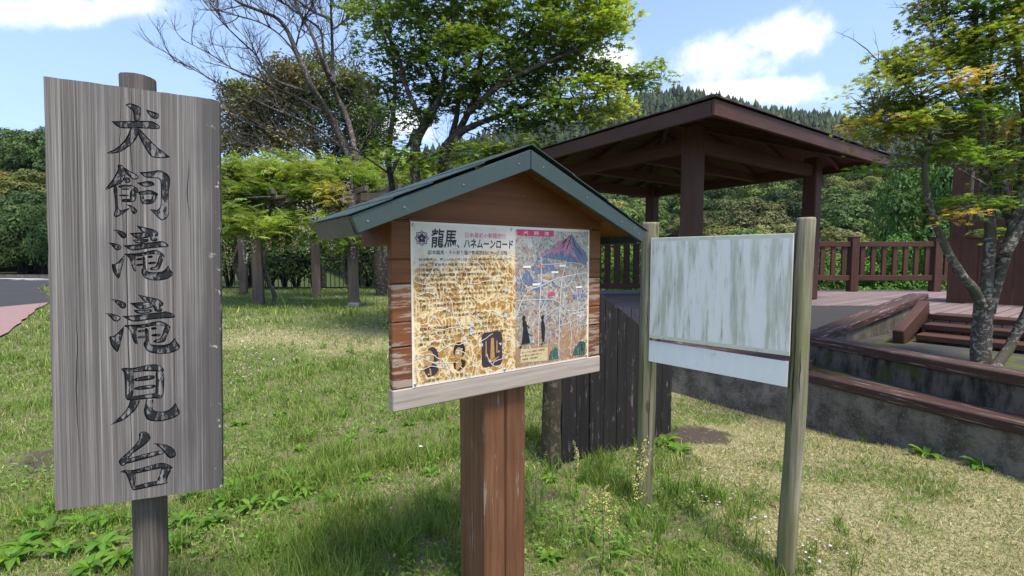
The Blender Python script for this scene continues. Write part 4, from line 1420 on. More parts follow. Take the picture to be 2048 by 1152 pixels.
    for i, s in enumerate(('おりょうさんと龍馬公の新婚旅行', 'この滝をながめ霧島へ向かった', '犬飼滝・和気神社')):
        text_part('caption_text', s, 0.494, 0.066 - i * 0.015, 0.128 - 0.02 * i, 0.0085, MATS['ink_brown'], po, L2, 0.004)
    text_part('seal_text', '道標二', 0.834, 0.020, 0.017, 0.052, ik, po, L2, 0.01, vertical=True)
    flat_part('seal_frame', strip([(0.828, 0.014), (0.857, 0.014), (0.857, 0.078), (0.828, 0.078), (0.828, 0.014)], 0.0018), ik, po, L2)
    text_part('portrait_name', '坂本龍馬', 0.046, 0.011, 0.060, 0.012, MATS['ink_brown'], po, L1, 0.0)
    text_part('portrait_name', 'お龍', 0.182, 0.018, 0.026, 0.010, MATS['ink_brown'], po, L1, 0.0)
    # places where the print has flaked off the sheet
    rnd = random.Random(4)
    fl = []
    for k in range(44):
        fx, fz = rnd.uniform(0.02, 0.46), rnd.uniform(0.03, 0.37)
        if k > 36:
            fx, fz = rnd.uniform(0.47, 0.85), rnd.uniform(0.05, 0.28)
        n = rnd.choice((3, 4, 4))
        rad = rnd.uniform(0.0035, 0.011)
        a0 = rnd.uniform(0, 6)
        fl.append([(fx + rad * rnd.uniform(0.5, 1.2) * math.cos(a0 + j * 2 * math.pi / n), fz + rad * rnd.uniform(0.5, 1.3) * math.sin(a0 + j * 2 * math.pi / n)) for j in range(n)])
    flat_part('flaked_patch', fl, MATS['peeled_metal'], po, L3 + 0.0004)['kind'] = 'stuff'
    crk = []
    for k in range(26):
        x0, z0 = rnd.uniform(0.01, 0.45), rnd.uniform(0.01, 0.47)
        a = rnd.choice((math.pi / 2, 0.3, -0.4, 2.6))
        pl = [(x0, z0)]
        for j in range(rnd.randint(4, 9)):
            a += rnd.uniform(-0.5, 0.5)
            pl.append((min(0.455, max(0.008, pl[-1][0] + 0.018 * math.cos(a))), min(0.5, max(0.006, pl[-1][1] + 0.018 * math.sin(a)))))
        crk += strip(pl, 0.0022)
    flat_part('crack_line', crk, MATS['ink_white'], po, L2 + 0.0001)
    for (sx, sz) in ((0.010, 0.583), (0.440, 0.583), (0.010, 0.012), (0.405, 0.012), (0.872, 0.014), (0.872, 0.583)):
        mm = MB()
        mm.tube([(sx, -0.0046, sz), (sx, -0.0075, sz)], [0.006, 0.004], 8)
        mm.obj('screw', MATS['galvanised'], po)


build_info_board()


# ------------------------------------------------------------------ blank white sign on two logs
def _white_panel(t, setp):
    v = t.obj()
    s = t.sep(v)
    a = t.noise(t.map(v, (17, 1, 1.6)), 1.0, 5, 0.62)
    b = t.noise(t.map(v, (52, 1, 5.0)), 1.0, 4, 0.7)
    d = t.noise(v, 120, 2)
    c = t.mix(t.noise(v, 4, 3), (0.72, 0.71, 0.69), (0.80, 0.785, 0.765))
    c = t.mix(t.math('MULTIPLY', t.step(t.math('ADD', t.math('MULTIPLY', a, 0.7), t.math('MULTIPLY', b, 0.3)), 0.44, 0.62), 0.85), c, (0.42, 0.43, 0.33))
    c = t.mix(t.math('MULTIPLY', t.step(b, 0.57, 0.70), 0.6), c, (0.20, 0.20, 0.13))
    rim = t.math('MINIMUM', t.math('SUBTRACT', s[2], 0.0), t.math('SUBTRACT', 0.605, s[2]))
    c = t.mix(t.step(rim, 0.024, 0.020), c, t.mix(a, (0.50, 0.50, 0.40), (0.68, 0.67, 0.58)))
    c = t.mix(t.step(d, 0.74, 0.78), c, (0.10, 0.10, 0.08))
    setp(c, 0.45, b, 0.05, 0.002)


material('white_panel', _white_panel)


def _strip_panel(t, setp):
    v = t.obj()
    a = t.noise(t.map(v, (20, 1, 4)), 1.0, 4, 0.6)
    c = t.mix(a, (0.70, 0.705, 0.71), (0.80, 0.80, 0.80))
    c = t.mix(t.math('MULTIPLY', t.step(t.noise(v, 14, 4), 0.6, 0.75), 0.35), c, (0.36, 0.37, 0.32))
    setp(c, 0.4)


material('white_strip', _strip_panel)


def build_white_sign():
    yaw = -0.797
    o = Vector((0.8345, 2.90, 0))
    ux = Vector((math.cos(yaw), math.sin(yaw), 0))
    loc = o + ux * 0.38
    root = thing('blank_sign', 'blank dirty white sign panel with narrow strip below, on two round log posts', 'sign', (loc.x, loc.y, -0.06), yaw)
    zb = 1.018 + 0.06

    def log(x0, x1, top, r):
        m = MB()
        n = 17
        pts, rr = [], []
        for k in range(n + 1):
            f = k / n
            z = -0.35 + (top + 0.35) * f
            pts.append((x0 + (x1 - x0) * f + 0.004 * math.sin(f * 9 + x0 * 7), 0.052 + 0.003 * math.sin(f * 6), z))
            rr.append(r * (1.04 - 0.06 * f) * (1 + 0.018 * math.sin(f * 21 + x1 * 5)))
        pts[-1] = (pts[-1][0], pts[-1][1], top)
        pts.insert(-1, (pts[-1][0], pts[-1][1], top - 0.012))
        rr[-1] = r * 0.90
        rr.insert(-1, r * 0.975)
        m.tube(pts, rr, 18, jit=0.008)
        lg = m.obj('log_post', MATS['log_post'], root, shade=True)
        for k in range(5):
            ck = MB()
            a = random.uniform(-2.6, -0.6)
            z0, ln = random.uniform(0.2, 1.3), random.uniform(0.15, 0.45)
            pl, ww = [], []
            for j in range(9):
                f = (z0 + ln * j / 8 + 0.35) / (top + 0.35)
                cx = x0 + (x1 - x0) * f + 0.004 * math.sin(f * 9 + x0 * 7)
                cy = 0.052 + 0.003 * math.sin(f * 6)
                rad = r * (1.04 - 0.06 * f) * 1.004 + 0.0008
                aa = a + 0.05 * math.sin(j * 1.7 + k)
                pl.append((cx + rad * math.cos(aa), cy + rad * math.sin(aa), z0 + ln * j / 8))
                ww.append(0.0016 * math.sin(math.pi * (j + .4) / 8.8))
            ck.tube(pl, ww, 4, cap=False)
            ck.obj('crack', MATS['groove_black'], lg)
    log(-0.042 - 0.38 - 0.008, -0.030 - 0.38, 0.7015 + zb, 0.052)
    log(0.770 - 0.38, 0.8105 - 0.38, 0.681 + zb, 0.0435)
    m = MB()
    m.box((0.002, 0, 0), (0.770, 0.012, 0.605))
    p = m.obj('panel', MATS['white_panel'], root, loc=(-0.38, -0.002, zb), bevel=0.0015)
    for x, z in ((0.12, 0.596), (0.38, 0.597), (0.62, 0.008), (0.36, 0.008), (0.10, 0.009)):
        mm = MB()
        mm.tube([(x, -0.003, z), (x, 0.001, z)], 0.0035, 8)
        mm.obj('screw', MATS['galvanised'], p)
    m = MB()
    m.box((0.000, 0, -0.128), (0.765, 0.008, 0))
    m.obj('lower_strip', MATS['white_strip'], root, loc=(-0.38, 0.002, zb - 0.016), rot=(0, 0.018, 0), bevel=0.001)


build_white_sign()


# ------------------------------------------------------------------ dark plank screen behind the boards
def build_plank_screen():
    a, b = Vector((0.350, 3.43)), Vector((1.417, 4.216))
    d = b - a
    ang = math.atan2(d.y, d.x)
    root = thing('plank_screen', 'blackened plank screen with slanting top edge behind the information board', 'screen', (a.x, a.y, -0.05), ang)
    L = d.length
    ws = [0.152, 0.14, 0.165, 0.15, 0.118, 0.175, 0.16, 0.15, 0.145]
    x = 0.02
    k = L / (sum(ws) + 0.006 * len(ws))

    def top(x_):
        return 1.53 - 0.60 * x_
    for i, w in enumerate(ws):
        w *= k
        m = MB()
        bot = -0.06
        z0, z1 = top(x), top(x + w)
        n = 5
        up = [(w * j / n, z0 + (z1 - z0) * j / n + random.uniform(-.007, .006)) for j in range(n + 1)]
        m.prism([(0, bot), (w, bot)] + up[::-1], 0.0, 0.034 + random.uniform(-.003, .003))
        o = m.obj('plank', MATS['dark_plank'], root, bevel=0.003, loc=(x, random.uniform(-.004, .004), 0))
        if i == 2:
            kk = MB()
            kk.tube([(w * 0.35, -0.001, z0 - 0.20), (w * 0.35, 0.004, z0 - 0.20)], 0.014, 10)
            kk.obj('knot_hole', MATS['groove_black'], o)
        x += w + 0.006 * k
    m = MB()
    m.tube([(-0.055 + 0.006 * math.sin(j), 0.03, -0.2 + j * 0.105) for j in range(15)], [0.075 - 0.001 * j for j in range(15)], 14, jit=0.06)
    m.obj('log_post', MATS['bark_mossy'], root)
    for z in (0.25, 0.62):
        box_part('back_rail', (L - 0.05, 0.05, 0.09), (L / 2, 0.068, z), MATS['dark_plank'], root)


build_plank_screen()

# ------------------------------------------------------------------ gazebo
def _shingle(t, setp):
    v = t.obj()
    f = t.noise(v, 18, 4)
    c = t.mix(f, (0.03, 0.025, 0.025), (0.09, 0.065, 0.06))
    c = t.mix(t.step(t.noise(v, 5, 4), 0.55, 0.7), c, (0.17, 0.15, 0.14))
    setp(c, 0.9, f, 0.5, 0.01)


material('roof_shingle', _shingle)


def build_gazebo():
    ang = math.atan2(0.572, 0.82)
    root = thing('gazebo', 'dark brown timber gazebo with low hipped roof and square posts', 'gazebo', (2.565, 8.035, DECK), ang)
    bp, bx = MATS['brown_paint'], MATS['brown_paint_x']
    S, HW, ze = 1.555, 2.30, 2.90 - DECK           # post half spacing, roof half width, eave underside
    for sx in (-1, 1):
        for sy in (-1, 1):
            box_part('post', (0.20, 0.20, ze + 0.17), (sx * S, sy * S, (ze + 0.17) / 2), bp, root, bevel=0.012)
    for s in (-1, 1):
        beam('ring_beam', (-S + 0.101, s * S, ze - 0.03), (S - 0.101, s * S, ze - 0.03), 0.10, 0.17, bx, root, 0.008)
        beam('ring_beam', (s * S, -S + 0.101, ze - 0.03), (s * S, S - 0.101, ze - 0.03), 0.10, 0.17, bx, root, 0.008)
    beam('tie_beam', (-S + 0.052, 0.35, ze - 0.02), (S - 0.052, 0.35, ze - 0.02), 0.09, 0.13, bx, root, 0.008)
    beam('tie_beam', (-S + 0.052, -0.65, ze - 0.02), (S - 0.052, -0.65, ze - 0.02), 0.09, 0.13, bx, root, 0.008)
    roof = put(bpy.data.objects.new('roof', None), root, (0, 0, ze))
    rise = 0.80
    z0 = 0.17                                        # top of fascia
    apex = Vector((0, 0, z0 + rise))
    cs = [Vector((-HW, -HW, z0)), Vector((HW, -HW, z0)), Vector((HW, HW, z0)), Vector((-HW, HW, z0))]
    over = 1.02
    for k in range(4):
        a, b = cs[k], cs[(k + 1) % 4]
        # courses of shingles, each a slightly raised strip
        for c in range(9):
            f0, f1 = c / 9, (c + 1) / 9 + 0.012
            o0 = over if c == 0 else 1.0
            pts = []
            for p, f in ((a, f0), (b, f0), (b, f1), (a, f1)):
                q = p.copy()
                if f == f0:
                    q.x *= o0
                    q.y *= o0
                pts.append(q.lerp(apex, min(f, 1)))
            lift = Vector((0, 0, 0.012))
            m = MB()
            v = [pts[0] + lift * 1.8, pts[1] + lift * 1.8, pts[2] + lift * 0.4, pts[3] + lift * 0.4]
            v = v + [p - Vector((0, 0, 0.014)) for p in v]
            m.add(v, [(0, 1, 2, 3), (7, 6, 5, 4), (0, 4, 5, 1), (1, 5, 6, 2), (2, 6, 7, 3), (3, 7, 4, 0)])
            m.obj('shingle_course', MATS['roof_shingle'], roof)
        m = MB()
        dn = Vector((0, 0, -0.022))
        v = [a * 0.995 + dn, b * 0.995 + dn, apex + dn, a * 0.995 + dn * 2, b * 0.995 + dn * 2, apex + dn * 2]
        m.add(v, [(0, 1, 2), (5, 4, 3), (0, 3, 4, 1), (1, 4, 5, 2), (2, 5, 3, 0)])
        m.obj('soffit', bx, roof)
        d = (b - a).normalized()
        nrm = Vector((d.y, -d.x, 0))
        p0, p1 = a + nrm * 0.0 - d * 0.0, b + nrm * 0.0
        p0.z = p1.z = z0 - 0.085
        beam('fascia', p0 - d * (0.02 if k % 2 == 0 else -0.022), p1 + d * (0.02 if k % 2 == 0 else -0.022), 0.04, 0.16, bx, roof, 0.006)
        h = a.lerp(apex, 0.02)
        beam('hip_rafter', h + Vector((0, 0, -0.10)), apex + Vector((0, 0, -0.12)), 0.07, 0.11, bx, roof, 0.004)
        mid_n = 7
        for i in range(1, mid_n):
            t = i / mid_n
            e = a.lerp(b, t)
            inner = 1 - abs(2 * t - 1)
            top = e.lerp(a.lerp(b, 0.5), 0) + ((a + b) / 2 * -1) * inner * 0.97
            top.z = z0 + rise * inner * 0.97
            st = e + ((a + b) / 2 * -1) * 0.012
            if inner > 0.1:
                beam('rafter', st + Vector((0, 0, -0.082)), top + Vector((0, 0, -0.082)), 0.05, 0.075, bx, roof, 0.003)
        beam('hip_cap', a.lerp(apex, -0.012) + Vector((0, 0, 0.035)), apex + Vector((0, 0, 0.03)), 0.10, 0.02, MATS['roof_shingle'], roof, 0.004)


build_gazebo()


# ------------------------------------------------------------------ black metal fence beyond the pergola
def build_metal_fence():
    x0, x1, y = -14.0, -0.6, 18.2
    root = thing('metal_fence', 'low black metal bar fence along the back of the lawn', 'fence', (x0, y, 0.30), 0)
    L = x1 - x0
    mat = MATS['black_metal']
    box_part('rail', (L, 0.05, 0.06), (L / 2, 0, 1.17), mat, root)
    box_part('rail', (L, 0.04, 0.05), (L / 2, 0, 0.10), mat, root)
    n = int(L / 2.0)
    for i in range(n + 1):
        box_part('post', (0.07, 0.07, 1.22), (L * i / n, 0.01, 0.61), mat, root)
    k = int(L / 0.165)
    for i in range(1, k):
        box_part('bar', (0.024, 0.024, 1.02), (L * i / k, 0, 0.635), mat, root, bevel=0.001)


build_metal_fence()


# ------------------------------------------------------------------ leaves and trees
def star(lobes=7, r_in=0.34):
    v, f = [(0, 0, 0.02)], []
    lens = [0.55, 0.82, 1.0, 0.82, 0.55, 0.3] if lobes == 5 else [0.42, 0.70, 0.92, 1.0, 0.92, 0.70, 0.42]
    lens = lens[:lobes]
    angs = np.linspace(-2.25, 2.25, lobes)
    no = [angs[0] - 0.35] + list((angs[:-1] + angs[1:]) / 2) + [angs[-1] + 0.35]
    for a in no:
        v.append((r_in * math.sin(a), r_in * math.cos(a), 0.0))
    for a, l in zip(angs, lens):
        v.append((l * math.sin(a), l * math.cos(a), -0.13 * l))
    n = lobes + 1
    for i in range(lobes):
        f.append((0, 1 + i + 1, 1 + n + i, 1 + i))
    return v, f


STAR7, STAR5 = star(7), star(5, 0.36)
DIAMOND = ([(0, -0.5, 0), (0.24, 0.0, 0.05), (0, 0.5, -0.05), (-0.24, 0.0, 0.05)], [(0, 1, 2, 3)])
OVAL = ([(0, -0.5, 0), (0.22, -0.2, 0.04), (0.2, 0.2, 0.04), (0, 0.5, -0.08), (-0.2, 0.2, 0.04), (-0.22, -0.2, 0.04)], [(0, 1, 2, 3), (0, 3, 4, 5)])
_pv, _pf = [], []
for _k in range(5):
    for _s in (-1, 1):
        _b = len(_pv)
        y0 = 0.14 + _k * 0.17
        _pv += [(0, y0, -0.10 * y0), (_s * 0.16, y0 + 0.03, 0.0 - 0.12 * y0), (_s * 0.34, y0 + 0.17, -0.10 - 0.15 * y0), (_s * 0.13, y0 + 0.12, -0.02 - 0.12 * y0)]
        _pf.append((_b, _b + 1, _b + 2, _b + 3))
_b = len(_pv)
_pv += [(0, 0.9, -0.10), (0.07, 1.02, -0.13), (0, 1.25, -0.22), (-0.07, 1.02, -0.13)]
_pf.append((_b, _b + 1, _b + 2, _b + 3))
PINNATE = (_pv, _pf)


def limb(m, pts, r0, r1, sides=7, sub=4, jit=0.04, wob=0.0):
    """smooth tapering limb through guide points"""
    q = curve2([tuple(p) for p in pts], sub)
    n = len(q)
    if wob:
        q = [(x + random.uniform(-wob, wob), y + random.uniform(-wob, wob), z + random.uniform(-wob, wob)) if 0 < i < n - 1 else (x, y, z) for i, (x, y, z) in enumerate(q)]
    m.tube(q, [r0 + (r1 - r0) * (i / (n - 1)) for i in range(n)], sides, jit=jit)
    return [Vector(p) for p in q]


def twigs(m, line, n, length, r, depth, up=0.25, spread=0.9, sides=4, seg=5, start=0.25):
    """random side shoots along a line, with shoots of their own"""
    for _ in range(n):
        f = random.uniform(start, 1.0)
        i = min(len(line) - 2, int(f * (len(line) - 1)))
        p = line[i].lerp(line[i + 1], random.random())
        t = (line[i + 1] - line[i]).normalized()
        d = (t * random.uniform(0.5, 1.1) + Vector((random.gauss(0, spread), random.gauss(0, spread), random.gauss(0, spread * 0.7) + up))).normalized()
        L = length * random.uniform(0.5, 1.25)
        pl = [p]
        for k in range(seg):
            d = (d + Vector((random.gauss(0, .16), random.gauss(0, .16), random.gauss(0.03, .13)))).normalized()
            pl.append(pl[-1] + d * (L / seg))
        m.tube(pl, [r * (1 - 0.75 * k / seg) for k in range(seg + 1)], sides, cap=False)
        if depth > 0:
            twigs(m, pl, max(2, n // 2 if depth > 1 else 3), length * 0.5, r * 0.5, depth - 1, up, spread, 3, 4)


def leaf_object(name, tmpl, pos, rot, size, col, mat, parent=None, kind='stuff'):
    me = scatter_mesh(name, tmpl[0], tmpl[1], pos, rot, size, col, MATS[mat])
    o = put(bpy.data.objects.new(name, me), parent)
    if kind:
        o['kind'] = kind
    return o


def sprays(blobs, per, leaves, rad, zflat=0.12, rng=RNG):
    """flat sprays of leaves spread through ellipsoids. blobs: (center, (rx, ry, rz), weight, colour)"""
    P_, C_, S_ = [], [], []
    for (c, r, w, colr) in blobs:
        n = max(1, int(per * w))
        for _ in range(n):
            q = rng.normal(0, 1, 3)
            q /= np.linalg.norm(q)
            q *= rng.uniform(0.15, 1.0) ** (1 / 2.2)
            s = np.array(c) + q * np.array(r)
            S_.append(s)
            k = int(leaves * rng.uniform(0.5, 1.4))
            a, rr = rng.uniform(0, 2 * np.pi, k), rad * np.sqrt(rng.uniform(0, 1, k)) * rng.uniform(0.7, 1.3)
            tilt = rng.normal(0, 0.18, 2)
            x, y = rr * np.cos(a), rr * np.sin(a)
            z = x * tilt[0] + y * tilt[1] - 0.25 * rr * rr / rad + rng.normal(0, zflat * rad, k)
            P_.append(s[None] + np.stack([x, y, z], 1))
            C_.append(np.array(colr)[None].repeat(k, 0) * rng.normal(1, 0.16))
    return np.concatenate(P_), np.concatenate(C_), S_


def link_branches(m, skeleton, targets, r0=0.022, sides=4, frac=1.0):
    """a curved branch from the nearest skeleton point to every target"""
    sk = np.array([tuple(p) for p in skeleton])
    for tg in targets:
        if random.random() > frac:
            continue
        t = np.array(tg)
        d = np.linalg.norm(sk - t, axis=1) + 0.6 * np.maximum(0, sk[:, 2] - t[2])
        p = Vector(sk[int(np.argmin(d))])
        e = Vector(t)
        L = (e - p).length
        if L < 0.05:
            continue
        mid = p.lerp(e, 0.5) + Vector((random.gauss(0, .07), random.gauss(0, .07), random.gauss(0.06, .06))) * L
        q = curve2([tuple(p), tuple(mid), tuple(e)], 4)
        rb = min(r0, 0.004 + 0.012 * L)
        m.tube(q, [rb * (1 - 0.75 * i / (len(q) - 1)) for i in range(len(q))], sides, cap=False)


def ring_pts(px_list, Z, base=None, wob=0.12):
    """guide points of a stem read off the photograph, with a gentle wander in depth"""
    out = []
    ph = random.uniform(0, 6)
    for i, (x, y) in enumerate(px_list):
        out.append(at(x, y, Z + wob * math.sin(i * 1.1 + ph)))
    if base is not None:
        out.insert(0, Vector(base))
    return out


def offset_root(m, root):
    l = root.location
    m.v = [(x - l.x, y - l.y, z - l.z) for x, y, z in m.v]


def build_center_maple():
    Z = 7.8
    bx, by = -1.25, 7.8
    g = float(gz(bx, by))
    root = thing('maple_tree', 'spreading green maple with forked grey trunk behind the information board', 'tree', (bx, by, g))
    m = MB()
    sk = []
    B = (bx, by, g - 0.1)
    T = [
        (ring_pts([(850, 560), (838, 420), (831, 360), (829, 310), (836, 278), (852, 248), (872, 212), (884, 175), (893, 120), (905, 50), (915, -60)], Z, B), 0.105, 0.022),
        (ring_pts([(872, 560), (882, 420), (884, 335), (892, 292), (915, 265), (938, 222), (955, 180), (962, 110), (975, 30), (985, -80)], Z + 0.25, B), 0.10, 0.022),
        (ring_pts([(884, 340), (898, 292), (925, 262), (985, 236), (1042, 215), (1105, 200), (1165, 198), (1215, 196)], Z + 0.1), 0.065, 0.012),
        (ring_pts([(894, 300), (912, 240), (922, 190), (965, 140), (1020, 95), (1080, 50), (1120, 0)], Z + 0.3), 0.058, 0.012),
        (ring_pts([(850, 255), (815, 180), (795, 110), (760, 40), (740, -30)], Z - 0.1), 0.05, 0.010),
        (ring_pts([(938, 225), (1000, 170), (1080, 130), (1150, 100), (1200, 60)], Z - 0.3), 0.05, 0.010),
        (ring_pts([(1040, 215), (1110, 170), (1190, 150), (1260, 150), (1320, 155)], Z - 0.1), 0.035, 0.006),
        (ring_pts([(884, 178), (850, 120), (840, 60), (830, 0)], Z + 0.5), 0.04, 0.010),
        (ring_pts([(826, 290), (831, 272), (833, 268)], Z), 0.085, 0.08),
    ]
    for pts, r0, r1 in T:
        sk += limb(m, pts, r0, r1, 9 if r0 > 0.06 else 6, 4, 0.05)
    dk, md, lt, ye = (0.066, 0.108, 0.026), (0.125, 0.18, 0.036), (0.205, 0.27, 0.048), (0.29, 0.33, 0.055)  # leaf colours carry the light: dark inside and left, sunlit tones to the right
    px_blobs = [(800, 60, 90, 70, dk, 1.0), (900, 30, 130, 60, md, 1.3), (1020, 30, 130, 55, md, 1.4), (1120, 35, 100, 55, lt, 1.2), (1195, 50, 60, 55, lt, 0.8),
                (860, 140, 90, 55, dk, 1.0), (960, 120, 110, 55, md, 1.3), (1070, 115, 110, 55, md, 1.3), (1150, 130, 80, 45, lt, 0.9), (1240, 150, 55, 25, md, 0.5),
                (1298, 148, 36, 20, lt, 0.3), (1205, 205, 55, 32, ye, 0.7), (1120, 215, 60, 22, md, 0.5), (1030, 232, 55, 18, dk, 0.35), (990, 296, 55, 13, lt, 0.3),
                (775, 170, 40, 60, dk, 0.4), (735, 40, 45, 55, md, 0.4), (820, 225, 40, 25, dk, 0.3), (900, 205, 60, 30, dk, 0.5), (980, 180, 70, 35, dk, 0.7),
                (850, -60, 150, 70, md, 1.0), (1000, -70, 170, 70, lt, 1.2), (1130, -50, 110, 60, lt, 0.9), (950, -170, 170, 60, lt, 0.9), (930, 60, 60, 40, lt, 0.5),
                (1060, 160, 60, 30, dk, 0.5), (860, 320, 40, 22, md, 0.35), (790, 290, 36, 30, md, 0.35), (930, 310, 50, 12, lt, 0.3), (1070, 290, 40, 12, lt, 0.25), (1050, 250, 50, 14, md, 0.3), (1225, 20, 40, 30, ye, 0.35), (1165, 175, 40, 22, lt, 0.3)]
    blobs = []
    k = Z / FPX
    for (x, y, rx, ry, c, w) in px_blobs:
        dz = random.uniform(-0.5, 0.5)
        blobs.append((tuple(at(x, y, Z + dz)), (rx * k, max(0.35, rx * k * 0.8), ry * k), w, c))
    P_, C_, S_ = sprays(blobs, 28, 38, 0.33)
    n = len(P_)
    link_branches(m, sk, S_, 0.02, 4)
    offset_root(m, root)
    m.obj('trunk', MATS['bark_grey'], root, shade=True, fix=False)
    yaw = RNG.uniform(0, 6.28, n)
    rot = rot_from(yaw, RNG.uniform(0, 6.28, n), np.abs(RNG.normal(0.15, 0.45, n)))
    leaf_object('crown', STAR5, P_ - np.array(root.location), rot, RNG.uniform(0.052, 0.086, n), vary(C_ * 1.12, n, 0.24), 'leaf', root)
    return n


def build_right_maple():
    Z = 4.2
    base = at(1960, 728, 4.25)
    root = thing('maple_tree', 'lichen-spotted maple with orange and green leaves on the terrace', 'tree', (base.x, base.y, 0.572))
    m = MB()
    sk = []
    T = [
        (ring_pts([(1961, 745), (1961, 722), (1963, 670), (1966, 630), (1969, 596)], Z, None, 0.02), 0.074, 0.066),
        (ring_pts([(1964, 615), (1950, 582), (1922, 548), (1896, 503), (1880, 468), (1862, 420), (1852, 370), (1850, 325), (1861, 288), (1858, 245), (1840, 190)], Z - 0.05, None, 0.05), 0.042, 0.010),
        (ring_pts([(1966, 625), (1974, 560), (1980, 490), (1979, 420), (1974, 372), (1966, 330), (1962, 262), (1958, 190), (1950, 90), (1955, -20)], Z + 0.05, None, 0.05), 0.048, 0.016),
        (ring_pts([(1974, 625), (1990, 570), (2010, 510), (2026, 462), (2040, 400), (2047, 330), (2052, 250), (2040, 150), (2030, 40)], Z, None, 0.05), 0.054, 0.018),
        (ring_pts([(1985, 748), (1995, 728), (2016, 700), (2030, 672), (2046, 640), (2066, 590), (2090, 480), (2110, 350)], Z - 0.12, None, 0.03), 0.042, 0.028),
        (ring_pts([(2026, 462), (2012, 400), (2000, 330), (1985, 260), (1975, 180), (1985, 90)], Z + 0.2, None, 0.05), 0.038, 0.012),
        (ring_pts([(2010, 510), (2050, 440), (2090, 380)], Z - 0.1, None, 0.05), 0.04, 0.02),
        (ring_pts([(1858, 285), (1830, 262), (1790, 250), (1750, 235)], Z - 0.1, None, 0.05), 0.012, 0.005),
        (ring_pts([(1858, 240), (1835, 200), (1800, 160), (1760, 125), (1730, 95)], Z, None, 0.05), 0.010, 0.003),
        (ring_pts([(1962, 250), (1920, 190), (1890, 120), (1860, 60), (1835, 20)], Z, None, 0.05), 0.014, 0.004),
        (ring_pts([(1975, 372), (1930, 345), (1890, 320)], Z - 0.1, None, 0.05), 0.012, 0.005),
        (ring_pts([(1979, 425), (1940, 415), (1890, 420)], Z - 0.1, None, 0.05), 0.012, 0.005),
    ]
    for pts, r0, r1 in T:
        sk += limb(m, pts, r0, r1, 12 if r0 > 0.05 else 7, 5, 0.05)
    for pts, r0, r1 in T[8:10]:
        twigs(m, curve_v(pts), 9, 0.25, 0.004, 1, 0.1, 0.7)
    gr, ol, og, orr, dg = (0.125, 0.20, 0.030), (0.155, 0.175, 0.034), (0.185, 0.225, 0.038), (0.31, 0.215, 0.060), (0.070, 0.11, 0.024)
    px_blobs = [(1800, 150, 55, 45, ol, 1.0), (1770, 215, 70, 28, og, 1.0), (1850, 105, 70, 34, ol, 1.0), (1905, 60, 60, 45, dg, 1.0), (1935, 110, 60, 45, gr, 1.0), (1985, 80, 60, 50, og, 1.0),
                (1865, 205, 75, 28, gr, 1.1), (1790, 265, 75, 30, orr, 0.4), (1800, 240, 80, 26, og, 0.9), (1900, 255, 65, 36, ol, 1.0), (1975, 200, 60, 45, gr, 1.0), (2030, 150, 45, 60, ol, 0.9),
                (1850, 310, 60, 22, og, 0.6), (1740, 338, 36, 10, gr, 0.25), (1950, 405, 85, 13, gr, 0.9), (2030, 325, 36, 40, ol, 0.5), (1960, 20, 80, 30, dg, 0.8), (2040, 30, 40, 50, orr, 0.6),
                (1860, 15, 45, 22, ol, 0.5), (1745, 175, 35, 14, ol, 0.25), (1725, 245, 25, 10, orr, 0.2), (1900, 160, 45, 22, orr, 0.35), (2020, 250, 45, 30, orr, 0.3), (1930, 300, 60, 20, gr, 0.6),
                (2010, 460, 40, 8, gr, 0.2), (1905, 425, 35, 8, orr, 0.15), (2080, 100, 60, 100, ol, 1.0), (2100, 300, 60, 80, gr, 0.8), (1990, -80, 120, 60, ol, 1.0), (1900, -60, 80, 40, og, 0.6)]
    blobs = []
    k = Z / FPX
    for (x, y, rx, ry, c, w) in px_blobs:
        blobs.append((tuple(at(x, y, Z + random.uniform(-0.25, 0.35))), (rx * k, max(0.18, rx * k * 0.9), ry * k), w, c))
    P_, C_, S_ = sprays(blobs, 22, 32, 0.17, 0.10)
    n = len(P_)
    link_branches(m, sk, S_, 0.010, 4)
    offset_root(m, root)
    m.obj('trunk', MATS['bark_lichen'], root, shade=True, fix=False)
    rot = rot_from(RNG.uniform(0, 6.28, n), RNG.uniform(0, 6.28, n), np.abs(RNG.normal(0.15, 0.42, n)))
    leaf_object('crown', STAR7, P_ - np.array(root.location), rot, RNG.uniform(0.030, 0.049, n), vary(C_ * 1.35, n, 0.25), 'leaf', root)


def curve_v(pts):
    return [Vector(p) for p in curve2([tuple(p) for p in pts], 4)]


